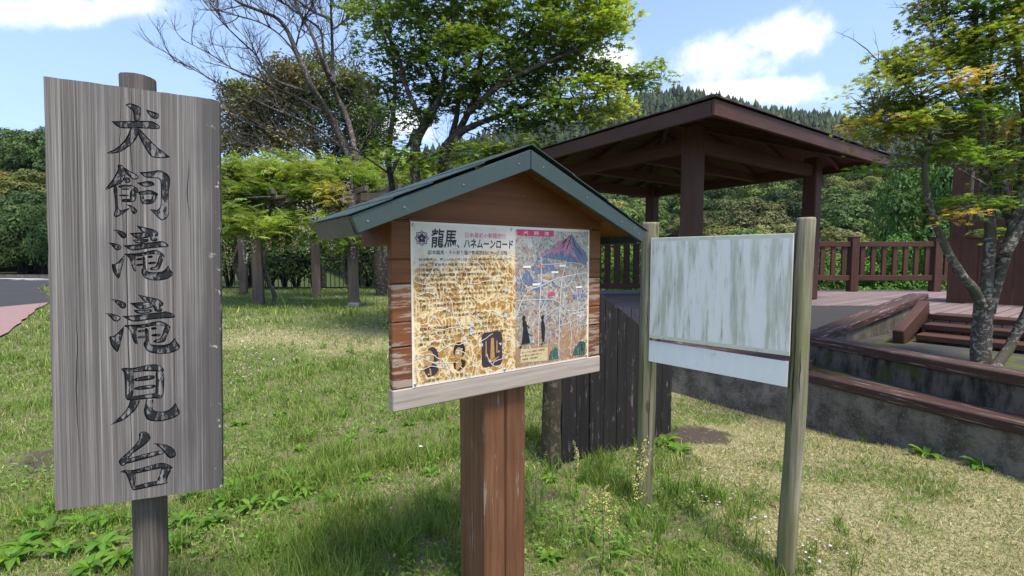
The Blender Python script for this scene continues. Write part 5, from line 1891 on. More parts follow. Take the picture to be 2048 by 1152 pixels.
def build_bare_trees():
    Z = 15.5
    b = at(765, 585, Z)
    b.z = float(gz(b.x, b.y))
    root = thing('bare_tree', 'leafless many-stemmed tree with fine twigs fanning to the left', 'tree', tuple(b))
    m = MB()
    B = (b.x, b.y, b.z - 0.15)
    T = [
        ([(752, 505), (742, 450), (726, 385), (706, 330), (690, 290), (668, 250), (646, 212), (622, 172), (608, 138), (594, 108), (578, 68), (556, 38), (520, 22), (478, 5), (450, -20)], 0.24, 0.035, B),
        ([(770, 520), (764, 470), (740, 410), (724, 370), (712, 320), (704, 270), (690, 226), (672, 190), (656, 152), (640, 110), (622, 65), (602, 32), (585, -20)], 0.17, 0.04, B),
        ([(668, 168), (666, 130), (664, 70), (662, 20), (660, -30)], 0.09, 0.03, None),
        ([(660, 150), (648, 112), (640, 60), (600, 30), (560, 0), (540, -20)], 0.07, 0.02, None),
        ([(663, 38), (630, 25), (600, 5), (585, -10)], 0.06, 0.03, None),
        ([(646, 225), (600, 198), (556, 178), (520, 160), (470, 140), (420, 108), (362, 78)], 0.075, 0.012, None),
        ([(622, 185), (560, 165), (528, 138), (512, 110), (478, 78), (440, 40), (405, 0)], 0.06, 0.012, None),
        ([(690, 300), (640, 262), (590, 235), (540, 215), (490, 190), (440, 168), (380, 135), (345, 120)], 0.06, 0.012, None),
        ([(738, 400), (690, 362), (650, 345), (600, 322), (548, 305), (500, 290), (452, 280)], 0.08, 0.014, None),
        ([(690, 362), (650, 325), (610, 300), (560, 270), (510, 250), (460, 232)], 0.05, 0.012, None),
        ([(596, 112), (560, 70), (520, 45), (470, 30), (430, 20)], 0.04, 0.012, None),
        ([(706, 330), (730, 280), (755, 255), (770, 230)], 0.05, 0.02, None),
        ([(664, 60), (690, 40), (712, 5)], 0.035, 0.015, None),
        ([(590, 100), (600, 60), (612, 20), (610, -20)], 0.04, 0.015, None),
    ]
    for pts, r0, r1, bb in T:
        q = limb(m, ring_pts(pts, Z, bb, 0.5), r0 * 0.78, r1 * 0.8, 8 if r0 > 0.1 else 6, 4, 0.05)
        if r0 < 0.1:
            twigs(m, q, 15, 1.15, 0.016, 2, 0.22, 0.42, 4, 5, 0.2)
        else:
            twigs(m, q, 9, 1.3, 0.02, 2, 0.25, 0.5, 4, 5, 0.55)
    offset_root(m, root)
    m.obj('trunk', MATS['bark_grey'], root, shade=True, fix=False)
    # a second, thinner leafless tree in front of the maple
    Z = 9.5
    b = at(786, 500, Z)
    b.z = float(gz(b.x, b.y))
    root = thing('bare_tree', 'slender dark leafless tree rising in front of the maple crown', 'tree', tuple(b))
    m = MB()
    T = [
        ([(786, 420), (784, 370), (778, 330), (779, 280), (786, 235), (790, 180), (786, 120), (778, 60), (770, -20)], 0.075, 0.02, (b.x, b.y, b.z - 0.1)),
        ([(784, 345), (800, 310), (820, 285), (842, 250), (862, 210), (885, 170), (905, 130), (930, 70)], 0.04, 0.012, None),
        ([(786, 230), (770, 180), (748, 178), (735, 195), (715, 150), (706, 120)], 0.03, 0.008, None),
        ([(790, 170), (815, 130), (828, 80), (835, 20)], 0.025, 0.008, None),
        ([(862, 250), (880, 200), (905, 160), (960, 110), (990, 70)], 0.022, 0.006, None),
        ([(775, 345), (740, 320), (710, 300), (680, 292), (640, 280)], 0.02, 0.006, None),
        ([(790, 120), (760, 60), (750, 10)], 0.02, 0.006, None),
        ([(835, 330), (860, 318), (885, 300), (910, 285), (935, 260)], 0.03, 0.012, None),
    ]
    for pts, r0, r1, bb in T:
        q = limb(m, ring_pts(pts, Z, bb, 0.2), r0, r1, 7, 4, 0.05)
        twigs(m, q, 10, 0.7, 0.008, 2, 0.2, 0.45, 4, 5, 0.35)
    offset_root(m, root)
    m.obj('trunk', MATS['bark_dark'], root, shade=True, fix=False)


def build_olive_tree():
    """brownish evergreen standing beyond the metal fence"""
    Z = 24.0
    b = at(640, 560, Z)
    b.z = float(gz(b.x, b.y))
    root = thing('evergreen_tree', 'brownish olive evergreen tree beyond the wisteria pergola', 'tree', tuple(b))
    m = MB()
    sk = []
    for pts, r0, r1 in (([(640, 470), (645, 400), (640, 330), (625, 270), (600, 200), (580, 150)], 0.28, 0.06), ([(640, 340), (680, 290), (700, 230), (715, 180)], 0.15, 0.05),
                        ([(630, 300), (560, 260), (500, 230), (460, 210)], 0.13, 0.04), ([(640, 360), (560, 310), (480, 290)], 0.10, 0.03), ([(690, 280), (740, 250), (755, 220)], 0.08, 0.03)):
        sk += limb(m, ring_pts(pts, Z, (b.x, b.y, b.z - 0.2) if r0 > 0.2 else None, 0.5), r0, r1, 7, 4)
    br, ol, dk = (0.23, 0.19, 0.085), (0.165, 0.17, 0.062), (0.070, 0.10, 0.034)
    k = Z / FPX
    blobs = []
    for (x, y, rx, ry, c, w) in ((560, 150, 40, 28, br, .6), (590, 180, 70, 36, br, 1), (520, 195, 50, 30, ol, .8), (480, 185, 30, 20, ol, .4), (650, 165, 70, 36, ol, 1), (710, 170, 45, 34, ol, .7),
                                 (560, 225, 80, 30, dk, 1), (640, 225, 80, 32, dk, 1), (480, 235, 50, 26, br, .7), (720, 220, 40, 30, ol, .6), (520, 275, 60, 24, dk, .8), (460, 285, 40, 28, br, .6),
                                 (590, 280, 60, 24, br, .7), (690, 280, 50, 26, dk, .6), (745, 250, 26, 40, (0.06, 0.11, 0.02), .6), (750, 300, 30, 26, (0.06, 0.11, 0.02), .5), (700, 320, 50, 20, (0.05, 0.10, 0.02), .6),
                                 (640, 120, 36, 14, ol, .3)):
        blobs.append((tuple(at(x, y, Z + random.uniform(-1, 1))), (rx * k, rx * k * .8, ry * k), w, c))
    P_, C_, S_ = sprays(blobs, 62, 55, 0.6, 0.35)
    n = len(P_)
    link_branches(m, sk, S_[::3], 0.04, 4)
    offset_root(m, root)
    m.obj('trunk', MATS['bark_dark'], root, shade=True, fix=False)
    leaf_object('crown', DIAMOND, P_ - np.array(root.location), rand_rot(n, 0.9), RNG.uniform(0.12, 0.24, n), vary(C_, n, 0.28), 'leaf_dull', root)


def lobed_crown(name, n_lobes, n_leaf, leaf, seed, flat=0.8, tmpl=DIAMOND):
    """unit crown of overlapping round lobes covered in leaf clumps; shared by many trees"""
    rng = np.random.default_rng(seed)
    lob = []
    for i in range(n_lobes):
        a, h = rng.uniform(0, 6.28), rng.uniform(-0.35, 0.9)
        r = math.sqrt(max(0.05, 1 - (h * 0.95) ** 2)) * rng.uniform(0.35, 0.78)
        lob.append((r * math.cos(a), r * math.sin(a), h * flat, rng.uniform(0.22, 0.38)))
    pos, nor, tint = [], [], []
    per = n_leaf // n_lobes
    for (x, y, z, r) in lob:
        d = rng.normal(0, 1, (per, 3))
        d /= np.linalg.norm(d, axis=1)[:, None]
        d[:, 2] = np.where(d[:, 2] < -0.35, -d[:, 2], d[:, 2])
        rr = r * (1 + 0.10 * np.sin(9 * d[:, 0] + x * 20) + rng.normal(0, 0.07, per))
        p = np.array([x, y, z]) + d * rr[:, None] * np.array([1, 1, 0.8])
        pos.append(p)
        nor.append(d)
        tint.append(np.full(per, rng.normal(1, 0.16)))
    pos, nor, tint = np.concatenate(pos), np.concatenate(nor), np.concatenate(tint)
    n = len(pos)
    nor = nor + rng.normal(0, 0.34, (n, 3)) + np.array([0, 0, 0.15])
    nor /= np.linalg.norm(nor, axis=1)[:, None]
    th = np.arccos(nor[:, 2].clip(-1, 1))
    ph = np.arctan2(nor[:, 1], nor[:, 0])
    rot = rot_from(rng.uniform(0, 6.28, n), ph, th)
    col = vary((1, 1, 1), n, 0.22, rng) * tint[:, None] * 0.9
    return scatter_mesh(name, tmpl[0], tmpl[1], pos, rot, rng.uniform(0.6, 1.3, n) * leaf, col, MATS['leaf_dull'])


def build_hill_forest():
    # rounded broad-leaved trees, one object each
    crowns = [lobed_crown('broadleaf_crown', 34, 11000, 0.095, 20 + k) for k in range(5)]
    tints = [(0.075, 0.115, 0.026), (0.130, 0.165, 0.040), (0.20, 0.22, 0.058), (0.042, 0.078, 0.022), (0.095, 0.145, 0.033), (0.20, 0.195, 0.062), (0.065, 0.12, 0.030)]
    rng = random.Random(5)
    trunk = MB()
    trunk.tube([(0, 0, -1.6), (0.03, 0, -0.8), (0, 0.03, 0.0)], [0.09, 0.07, 0.04], 7)
    tm = trunk.mesh('trunk', MATS['bark_dark'])

    def tree(x, y, r, tint, label, group, name='broadleaf_tree', sink=1.05):
        z = float(max(hill_z(x, y), gz(x, y))) if y > 31 else float(gz(x, y))
        o = thing(name, label, 'tree', (x, y, z), rng.uniform(0, 6.28), group)
        c = put(bpy.data.objects.new('crown', crowns[rng.randrange(5)]), o, (0, 0, r * sink))
        c.scale = (r, r, r * rng.uniform(0.8, 1.05))
        kb = rng.uniform(0.55, 1.45)
        c.color = tuple(t * kb * rng.uniform(0.9, 1.1) for t in tint) + (1,)
        c['kind'] = 'stuff'
        tr = put(bpy.data.objects.new('trunk', tm), o, (0, 0, r * sink))
        tr.scale = (r, r, r * 0.9)
    for row, y in enumerate(range(56, 150, 11)):
        t = 0.06
        while t < 1.04:
            yy = y + rng.uniform(-3, 3)
            x = t * yy
            r = rng.uniform(3.8, 6.0)
            w = rng.random()
            tint = rng.choice(tints[:3] + tints[4:6]) if yy < 115 else rng.choice((tints[0], tints[3], tints[4]))
            tree(x, yy, r, tint, 'rounded broad-leaved tree on the slope across the valley', 'broad-leaved trees on the far slope')
            t += r * 1.62 / yy * rng.uniform(0.85, 1.2)
    for y in (33.5, 36.5, 40, 43.5, 47, 51, 55, 60, 65, 70):
        t = -1.25
        while t < -0.78:
            yy = y + rng.uniform(-2, 2)
            r = rng.uniform(2.4, 3.9)
            tree(t * yy, yy, r, rng.choice(((0.085, 0.145, 0.035), (0.12, 0.19, 0.04), (0.17, 0.20, 0.05), (0.27, 0.20, 0.07), (0.06, 0.11, 0.03))),
                 'rounded tree on the wooded hill beyond the road', 'trees on the hill beyond the road', sink=0.72)
            t += r * 1.35 / yy * rng.uniform(0.85, 1.2)
    # taller trees in the valley, filling the gap between lawn and far ridge
    for (x, y, r, tint) in ((-22, 44, 4.2, tints[3]), (-15, 46, 4.5, tints[0]), (-9, 47, 4.6, tints[4]), (-3, 48, 4.4, tints[3]), (3, 46, 4.3, tints[0]), (-27, 38, 3.8, tints[3]), (9, 50, 4.4, tints[6]),
                            (-19, 52, 5, tints[0]), (-6, 54, 5, tints[3]), (2, 56, 5, tints[4])):
        tree(x, y, r, tint, 'dark rounded tree in the valley behind the lawn', 'trees in the valley behind the lawn', sink=1.3)

    # conifers of the upper slope: one mass
    pv, pf = [], []
    tiers = 8
    rr = random.Random(3)
    V, F = [], []
    for variant in range(1):
        for k in range(tiers):
            f = k / tiers
            z0, z1 = 1.0 - f * 0.95, 1.0 - (f + 0.30) * 0.95
            r = 0.055 + 0.26 * (f + 0.10) ** 0.7
            b = len(V)
            sp = 11
            V.append((0, 0, min(1.03, z0 + 0.05)))
            for s in range(sp * 2):
                a = math.pi * s / sp + k * 0.7
                q = r * (1.0 if s % 2 == 0 else 0.6) * rr.uniform(0.65, 1.25)
                V.append((q * math.cos(a), q * math.sin(a), z1 + (0.0 if s % 2 == 0 else 0.05) + rr.uniform(-.045, .045)))
            for s in range(sp * 2):
                F.append((b, b + 1 + s, b + 1 + (s + 1) % (sp * 2)))
    rng2 = np.random.default_rng(9)
    pos, scl = [], []
    y = 128.0
    while y < 312:
        t = -0.34
        while t < 1.16:
            yy = y + rng2.uniform(-2.2, 2.2)
            x = t * yy
            pos.append((x, yy, float(hill_z(x, yy)) - 0.5))
            h = rng2.uniform(9, 14) * (1.15 if rng2.random() < 0.06 else 1)
            w = h * rng2.uniform(0.75, 1.1)
            scl.append((w, w, h))
            t += 4.6 / yy * rng2.uniform(0.75, 1.3)
        y += 4.6
    n = len(pos)
    yaw = rng2.uniform(0, 6.28, n)
    rot = rot_from(yaw, yaw, np.abs(rng2.normal(0, 0.025, n)))
    pale = rng2.random(n) < 0.16
    base = np.where(pale[:, None], np.array([[0.045, 0.072, 0.024]]), np.array([[0.021, 0.040, 0.017]]))
    me = scatter_mesh('conifer_forest', V, F, np.array(pos), rot, np.array(scl), vary(base, n, 0.25, rng2), MATS['leaf_dull'])
    o = put(bpy.data.objects.new('conifer_forest', me))
    tag(o, 'dark conifer forest covering the ridge behind the gazebo', 'forest', kind='stuff')


def shrub_mesh(name, seed, n, leaf, tmpl):
    return lobed_crown(name, 22, n, leaf, seed, 0.9, tmpl)


def build_shrubs():
    A = [shrub_mesh('shrub_leaves', 60 + k, 9000, 0.066, OVAL) for k in range(3)]
    rng = random.Random(8)
    stem = MB()
    for k in range(6):
        a = k * 1.05
        stem.tube([(0, 0, -1.0), (0.15 * math.cos(a), 0.15 * math.sin(a), -0.5), (0.45 * math.cos(a), 0.45 * math.sin(a), 0.1)], [0.035, 0.025, 0.01], 5)
    sm = stem.mesh('stems', MATS['bark_dark'])

    def shrub(x, y, z, r, h, tint, label, group):
        o = thing('shrub', label, 'shrub', (x, y, z), rng.uniform(0, 6.28), group)
        c = put(bpy.data.objects.new('foliage', A[rng.randrange(3)]), o, (0, 0, h * 0.40))
        c.scale = (r, r, h * 0.64)
        c.color = tuple(t * rng.uniform(0.85, 1.15) for t in tint) + (1,)
        c['kind'] = 'stuff'
        s = put(bpy.data.objects.new('stems', sm), o, (0, 0, h * 0.55))
        s.scale = (r * 0.8, r * 0.8, h * 0.6)
    # dark planting behind the metal fence
    x = -15.5
    while x < 0.5:
        for y, hh in ((19.7, 2.6), (21.6, 3.9)):
            shrub(x + rng.uniform(-.4, .4), y + rng.uniform(-.3, .3), float(gz(x, y)) - 0.1, rng.uniform(1.3, 1.8), hh * rng.uniform(0.85, 1.2),
                  rng.choice(((0.070, 0.115, 0.032), (0.10, 0.15, 0.038), (0.14, 0.19, 0.045), (0.08, 0.125, 0.032))),
                  'dark green shrub growing behind the black metal fence', 'shrubs behind the metal fence')
        x += 1.75
    # bright bushes beyond the deck railing
    x = 3.2
    while x < 12.5:
        y = 11.6 + rng.uniform(-.3, .6)
        shrub(x, y, float(gz(x, y)) - 0.3, rng.uniform(0.9, 1.3), rng.uniform(1.9, 2.5), rng.choice(((0.10, 0.19, 0.025), (0.14, 0.23, 0.03), (0.08, 0.15, 0.025))),
              'bright green bush just beyond the deck railing', 'bushes beyond the deck railing')
        x += 1.25
    for (x, y, h) in ((11.6, 13.6, 4.6), (13.2, 13.4, 6.0), (14.6, 12.6, 7.0), (12.6, 15, 5.6)):
        shrub(x, y, float(gz(x, y)) - 0.3, 1.6, h, rng.choice(((0.07, 0.14, 0.03), (0.095, 0.17, 0.035), (0.06, 0.115, 0.03))),
              'tall leafy bush at the right beyond the deck', 'tall bushes right of the deck')
    # low growth along the road's far side
    x = -48
    while x < -20:
        shrub(x, 31.4 + rng.uniform(0, .8), 0.1, rng.uniform(1.6, 2.3), rng.uniform(3.0, 5.4), rng.choice(((0.035, 0.07, 0.018), (0.06, 0.11, 0.025))),
              'dark bush on the far verge of the road', 'bushes on the far verge')
        x += 1.9


def build_pergola():
    A, B, D, C = Vector((-6.67, 12.6, 0)), Vector((-3.97, 12.0, 0)), Vector((-6.04, 14.8, 0)), Vector((-8.85, 15.8, 0))
    pw = MATS['pergola_wood']
    root = thing('pergola', 'grey timber pergola on square posts, overgrown by wisteria', 'pergola', (A.x, A.y, 0.28))
    O = Vector((A.x, A.y, 0.28))
    zt = 2.92 - 0.28
    for p, w in ((A, 0.24), (B, 0.24), (C, 0.22), (D, 0.24)):
        q = p - O
        g = float(gz(p.x, p.y)) - 0.28
        box_part('post', (w, w, zt - g + 0.1), (q.x, q.y, (zt + g - 0.1) / 2), pw, root, rot=(0, 0, 0.25), bevel=0.015)
        box_part('post_shoe', (w + 0.02, w + 0.02, 0.12), (q.x, q.y, g + 0.05), MATS['galvanised'] if p is B else pw, root, rot=(0, 0, 0.25), bevel=0.006)
    for a, b in ((A, B), (C, D)):
        d = (b - a).normalized()
        p0, p1 = a - O - d * 1.8, b - O + d * 1.0
        p0.z = p1.z = zt + 0.08
        beam('beam', p0, p1, 0.14, 0.18, pw, root)
    for k in range(7):
        f = -0.45 + k * 0.3
        p0, p1 = A.lerp(B, f) - O, C.lerp(D, f) - O
        d = (p1 - p0).normalized()
        p0, p1 = p0 - d * 0.7, p1 + d * 0.7
        p0.z = p1.z = zt + 0.17 + 0.06
        beam('cross_beam', p0, p1, 0.09, 0.12, pw, root)
    # the vine
    vine = thing('wisteria', 'bright green wisteria vine with drooping pale purple flowers on the pergola', 'wisteria', (A.x - 0.3, A.y, 0.3))
    m = MB()
    V = vine.location
    sk = []
    for (p, q) in ((A, (0.25, 0.1)), (C, (-0.2, 0.1)), (B, (-0.2, 0.2))):
        pts = [Vector((p.x + q[0] + 0.12 * math.cos(k * 1.1), p.y + q[1] + 0.12 * math.sin(k * 1.1), 0.2 + k * 0.35)) for k in range(8)]
        sk += limb(m, pts, 0.06, 0.045, 6)
        for j in range(5):
            e = pts[-1]
            sk += limb(m, [e, e + Vector((random.uniform(-1, 1), random.uniform(-.6, .6), 0.35)), e + Vector((random.uniform(-2.2, 2.2), random.uniform(-1, 2), 0.45)),
                           e + Vector((random.uniform(-3, 3), random.uniform(-1.2, 2.6), 0.3))], 0.04, 0.015, 5)
    pal = []
    for (x, y) in ((590, 400), (560, 420), (640, 400), (610, 430), (680, 390), (500, 440), (720, 400)):
        e = at(x, y, 12.3)
        sk += limb(m, [e + Vector((0.5, 0.3, 0.4)), e + Vector((0.2, 0.1, 0.1)), e + Vector((-0.1, 0, -0.35)), e + Vector((-0.5, 0, -0.5))], 0.025, 0.01, 5)
    br, md, ye, dk = (0.235, 0.30, 0.062), (0.145, 0.21, 0.040), (0.38, 0.36, 0.10), (0.070, 0.11, 0.026)
    blobs = []
    for (x, y, rx, ry, Z, c, w) in ((470, 350, 50, 26, 12.8, br, 1), (540, 345, 60, 24, 12.8, br, 1.1), (610, 350, 60, 24, 12.8, br, 1.1), (680, 355, 50, 22, 12.8, br, 1), (760, 345, 60, 24, 14.5, br, .9), (830, 340, 50, 22, 15, br, .8),
                                    (470, 385, 45, 24, 12.4, md, 1), (530, 385, 50, 18, 12.4, md, .8), (600, 378, 50, 14, 12.4, md, .6), (660, 385, 36, 18, 12.2, ye, .5), (700, 372, 40, 16, 12.5, md, .6),
                                    (460, 425, 26, 26, 12.0, md, .7), (480, 460, 34, 16, 11.8, br, .7), (545, 452, 36, 15, 11.7, br, .7), (590, 445, 34, 14, 11.8, md, .6), (640, 446, 40, 13, 11.6, br, .6), (690, 462, 26, 12, 11.6, br, .4),
                                    (740, 470, 18, 14, 11.8, md, .3), (560, 330, 120, 14, 14.5, br, 1.2), (700, 335, 80, 14, 15, br, .9), (500, 405, 40, 14, 13.5, dk, .6), (620, 410, 70, 12, 14.5, dk, .7), (400, 350, 60, 26, 13, br, .8),
                                    (400, 410, 50, 40, 13, md, .8), (330, 370, 60, 40, 13.5, md, .8)):
        k = Z / FPX
        for _ in range(3):
            jx, jy, jc = random.uniform(-1, 1) * rx * 0.7, random.uniform(-1, 1) * (ry * 0.6 + 9), random.uniform(0.7, 1.3)
            blobs.append((tuple(at(x + jx, y + jy, Z + random.uniform(-.5, .5))), (rx * k * 0.55, max(0.3, rx * k * 0.5), ry * k * 0.75), w * 0.33, tuple(q * jc for q in c)))
    P_, C_, S_ = sprays(blobs, 66, 9, 0.27, 0.35)
    n = len(P_)
    link_branches(m, sk, S_[::5], 0.012, 4)
    m.v = [(x - V.x, y - V.y, z - V.z) for x, y, z in m.v]
    m.obj('stems', MATS['bark_lichen'], vine, shade=True, fix=False)
    rot = rot_from(RNG.uniform(0, 6.28, n), RNG.uniform(0, 6.28, n), np.abs(RNG.normal(0.4, 0.35, n)))
    leaf_object('foliage', PINNATE, P_ - np.array(V), rot, RNG.uniform(0.17, 0.30, n), vary(C_, n, 0.22), 'leaf', vine)
    # hanging flower clusters
    for (x, y, L, Z, tone) in ((600, 395, 75, 11.1, 0), (618, 400, 70, 11.1, 1), (630, 405, 66, 11.1, 1), (642, 420, 60, 11.1, 1), (612, 450, 55, 11.1, 0), (590, 455, 50, 11.1, 2), (565, 465, 40, 11.1, 2), (690, 350, 60, 11.3, 1), (700, 345, 58, 11.3, 1),
                               (708, 472, 46, 11.1, 1), (745, 475, 30, 11.1, 0), (445, 480, 60, 11.1, 2), (455, 490, 50, 11.1, 2), (490, 480, 46, 11.1, 0), (505, 470, 34, 11.1, 2), (535, 470, 30, 11.1, 2), (660, 470, 30, 11.1, 0), (655, 440, 34, 11.1, 1)):
        p = at(x, y, Z)
        ln = L * Z / FPX
        k = 70
        f = RNG.uniform(0, 1, k)
        rad = 0.065 * (1 - 0.75 * f) + 0.008
        a = RNG.uniform(0, 6.28, k)
        pos = np.stack([rad * np.cos(a) + 0.05 * f * math.sin(x), rad * np.sin(a), -f * ln], 1)
        base = [(0.52, 0.42, 0.48), (0.50, 0.36, 0.58), (0.40, 0.31, 0.24)][tone]
        me = scatter_mesh('flower_raceme', OVAL[0], OVAL[1], pos, rand_rot(k, 0.9), RNG.uniform(0.028, 0.05, k), vary(base, k, 0.2), MATS['leaf_dull'])
        tag(put(bpy.data.objects.new('flower_raceme', me), vine, p - V), kind='stuff')


build_hill_forest()
build_shrubs()
build_olive_tree()
build_pergola()
build_bare_trees()
build_center_maple()
build_right_maple()


# ------------------------------------------------------------------ lawn
def on_lawn(x, y):
    wall = np.interp(y, [0, 2.03, 4.644, 5.5, 6.75, 11], [4.6, 3.93, 2.867, 1.85, 0.55, 0.4])
    path = np.interp(y, [0, 3.4, 8.05, 12.8, 20], [-9, -5.0, -8.65, -12.38, -20])
    return (x < wall - 0.02) & (x > path + 0.05)


def on_ground(px_, py_, it=4):
    """where the line of sight through a pixel of the photograph meets the lawn"""
    z = 0.0
    for _ in range(it):
        d = px_dir(px_, py_)
        k = (z - EYE) / d.z
        p = Vector((0, 0, EYE)) + d * k
        z = float(gz(p.x, p.y))
    p.z = z
    return p


BLADE = ([(-0.5, 0, 0), (0.5, 0, 0), (0.36, 0.22, 0.55), (-0.36, 0.22, 0.55), (0, 0.75, 1.0)], [(0, 1, 2, 3), (3, 2, 4)])


def build_grass():
    rng = np.random.default_rng(21)
    X, Y = [], []
    for (y0, y1, n) in ((1.15, 1.8, 42000), (1.8, 2.6, 62000), (2.6, 4.0, 80000), (4.0, 7.0, 90000), (7.0, 12.0, 80000), (12.0, 19.0, 45000)):
        y = y0 + (y1 - y0) * rng.uniform(0, 1, n)
        x = rng.uniform(-1.14, 1.14, n) * (y + 0.15)
        X.append(x)
        Y.append(y)
    x, y = np.concatenate(X), np.concatenate(Y)
    dry, soil, far = zones(x, y)
    clump = fbm(x, y, 5.0, 9, 3)
    keep = on_lawn(x, y) & (rng.uniform(0, 1, len(x)) > soil * 1.1) & (rng.uniform(0, 1, len(x)) < np.clip(0.62 + 0.6 * clump + 0.25 * dry, 0.12, 1))
    x, y, dry, clump = x[keep], y[keep], dry[keep], clump[keep]
    n = len(x)
    tall = sstep(fbm(x, y, 2.2, 4, 3), 0.05, 0.55) * (1 - dry)
    length = rng.uniform(0.024, 0.056, n) * (1 + 1.9 * tall) * (1 - 0.35 * dry) * np.where(rng.uniform(0, 1, n) < 0.04, 1.9, 1)
    length = length * (1 + 0.35 * sstep(y, 4, 12))
    width = np.maximum(0.0026, 0.0012 * y) * rng.uniform(0.7, 1.5, n)
    lean = np.abs(rng.normal(0.25, 0.35, n)) + 0.75 * dry * rng.uniform(0, 1, n)
    rot = rot_from(rng.uniform(0, 6.28, n), rng.uniform(0, 6.28, n), lean.clip(0, 1.35))
    scl = np.stack([width, length * rng.uniform(0.3, 1.0, n), length], 1)
    g1, g2, g3, st, st2 = (np.array(c) for c in ((0.122, 0.195, 0.033), (0.200, 0.290, 0.052), (0.27, 0.325, 0.080), (0.52, 0.46, 0.27), (0.36, 0.30, 0.16)))
    r = rng.uniform(0, 1, n)
    col = np.where((r < 0.45)[:, None], g1, np.where((r < 0.85)[:, None], g2, g3))
    pd = np.clip(0.06 + 0.60 * dry - 0.10 * tall + 0.15 * clump * dry, 0, 0.9)
    isdry = rng.uniform(0, 1, n) < pd
    col = np.where(isdry[:, None], np.where((rng.uniform(0, 1, n) < 0.7)[:, None], st, st2), col)
    col = vary(col, n, 0.2, rng)
    pos = np.stack([x, y, gz(x, y) - 0.003], 1)
    # longer tufts
    tx, ty, tl = [], [], []
    for (a, b, k, L) in ((700, 1020, 9, .14), (860, 1000, 8, .14), (800, 1100, 8, .15), (900, 1060, 8, .15), (620, 1090, 6, .12), (1370, 1000, 12, .16), (1420, 1010, 10, .16), (1330, 1060, 8, .16), (1300, 990, 8, .16),
                         (1450, 1080, 8, .14), (1380, 1120, 7, .13), (1650, 1120, 6, .11), (1170, 950, 7, .15), (1120, 1080, 6, .15), (760, 760, 10, .16), (720, 720, 10, .16), (690, 750, 10, .15), (540, 1060, 6, .13), (1100, 900, 6, .15),
                         (480, 790, 8, .14), (560, 760, 8, .12), (640, 800, 8, .13), (600, 700, 8, .12), (850, 780, 6, .14), (1220, 960, 8, .16), (1700, 1080, 5, .09), (440, 900, 7, .12), (370, 1100, 7, .12), (960, 900, 6, .12),
                         (740, 690, 8, .2), (1000, 1130, 5, .14), (1280, 1130, 7, .16), (1500, 1030, 5, .12), (1080, 830, 6, .14), (680, 920, 6, .12), (550, 900, 6, .11), (600, 980, 6, .12), (1280, 1000, 14, .11), (1565, 1135, 16, .10), (1180, 925, 14, .12), (1300, 890, 10, .11), (1700, 870, 5, .07), (1880, 915, 5, .07), (1120, 940, 10, .13), (420, 820, 10, .1), (500, 650, 8, .1)):
        for _ in range(k):
            p = on_ground(a + rng.normal(0, 38), b + rng.normal(0, 16))
            m_ = rng.integers(9, 22)
            tx += list(p.x + rng.normal(0, 0.016, m_))
            ty += list(p.y + rng.normal(0, 0.016, m_))
            tl += list(L * rng.uniform(0.45, 1.2, m_))
    tx, ty, tl = np.array(tx), np.array(ty), np.array(tl)
    k = on_lawn(tx, ty)
    tx, ty, tl = tx[k], ty[k], tl[k]
    nt = len(tx)
    pos = np.concatenate([pos, np.stack([tx, ty, gz(tx, ty) - 0.004], 1)])
    rot = np.concatenate([rot, rot_from(rng.uniform(0, 6.28, nt), rng.uniform(0, 6.28, nt), np.abs(rng.normal(0.15, 0.25, nt)))])
    scl = np.concatenate([scl, np.stack([rng.uniform(0.0032, 0.0065, nt), tl * rng.uniform(0.3, 1.0, nt), tl], 1)])
    col = np.concatenate([col, vary(np.where((rng.uniform(0, 1, nt) < 0.6)[:, None], np.array((0.12, 0.21, 0.028)), np.array((0.19, 0.27, 0.05))), nt, 0.15, rng)])
    me = scatter_mesh('grass', BLADE[0], BLADE[1], pos, rot, scl, col, MATS['grass_blade'])
    o = put(bpy.data.objects.new('grass', me))
    tag(o, 'patchy green and straw-coloured grass of the lawn', 'grass', kind='stuff')
    # small round-leaved ground cover between the blades
    n = 42000
    y = 1.2 + 7.5 * rng.uniform(0, 1, n) ** 1.3
    x = rng.uniform(-1.14, 0.75, n) * (y + 0.15)
    dry, soil, far = zones(x, y)
    keep = on_lawn(x, y) & (fbm(x, y, 1.9, 7, 3) > 0.02) & (dry < 0.5) & (soil < 0.6)
    x, y = x[keep], y[keep]
    n = len(x)
    pos = np.stack([x, y, gz(x, y) + rng.uniform(0.008, 0.045, n)], 1)
    me = scatter_mesh('ground_cover', OVAL[0], OVAL[1], pos, rand_rot(n, 0.45, rng), rng.uniform(0.014, 0.036, n), vary((0.15, 0.26, 0.042), n, 0.28, rng), MATS['grass_blade'])
    o = put(bpy.data.objects.new('ground_cover', me))
    tag(o, 'small round-leaved weeds spread through the greener lawn', 'ground cover', kind='stuff')
    # dry clippings lying on the lawn
    n = 9000
    y = 1.3 + 5.2 * rng.uniform(0, 1, n)
    x = rng.uniform(-1.1, 1.1, n) * y
    keep = on_lawn(x, y)
    x, y = x[keep], y[keep]
    n = len(x)
    pos = np.stack([x, y, gz(x, y) + rng.uniform(0.004, 0.012, n)], 1)
    rot = rot_from(rng.uniform(0, 6.28, n), rng.uniform(0, 6.28, n), np.pi / 2 - np.abs(rng.normal(0, 0.15, n)))
    L = rng.uniform(0.02, 0.05, n)
    me = scatter_mesh('dry_clippings', BLADE[0], BLADE[1], pos, rot, np.stack([np.full(n, 0.0022), L * 0.1, L], 1), vary((0.50, 0.42, 0.26), n, 0.25, rng), MATS['grass_blade'])
    tag(put(bpy.data.objects.new('dry_clippings', me)), 'straw clippings lying on the lawn', 'clippings', kind='stuff')


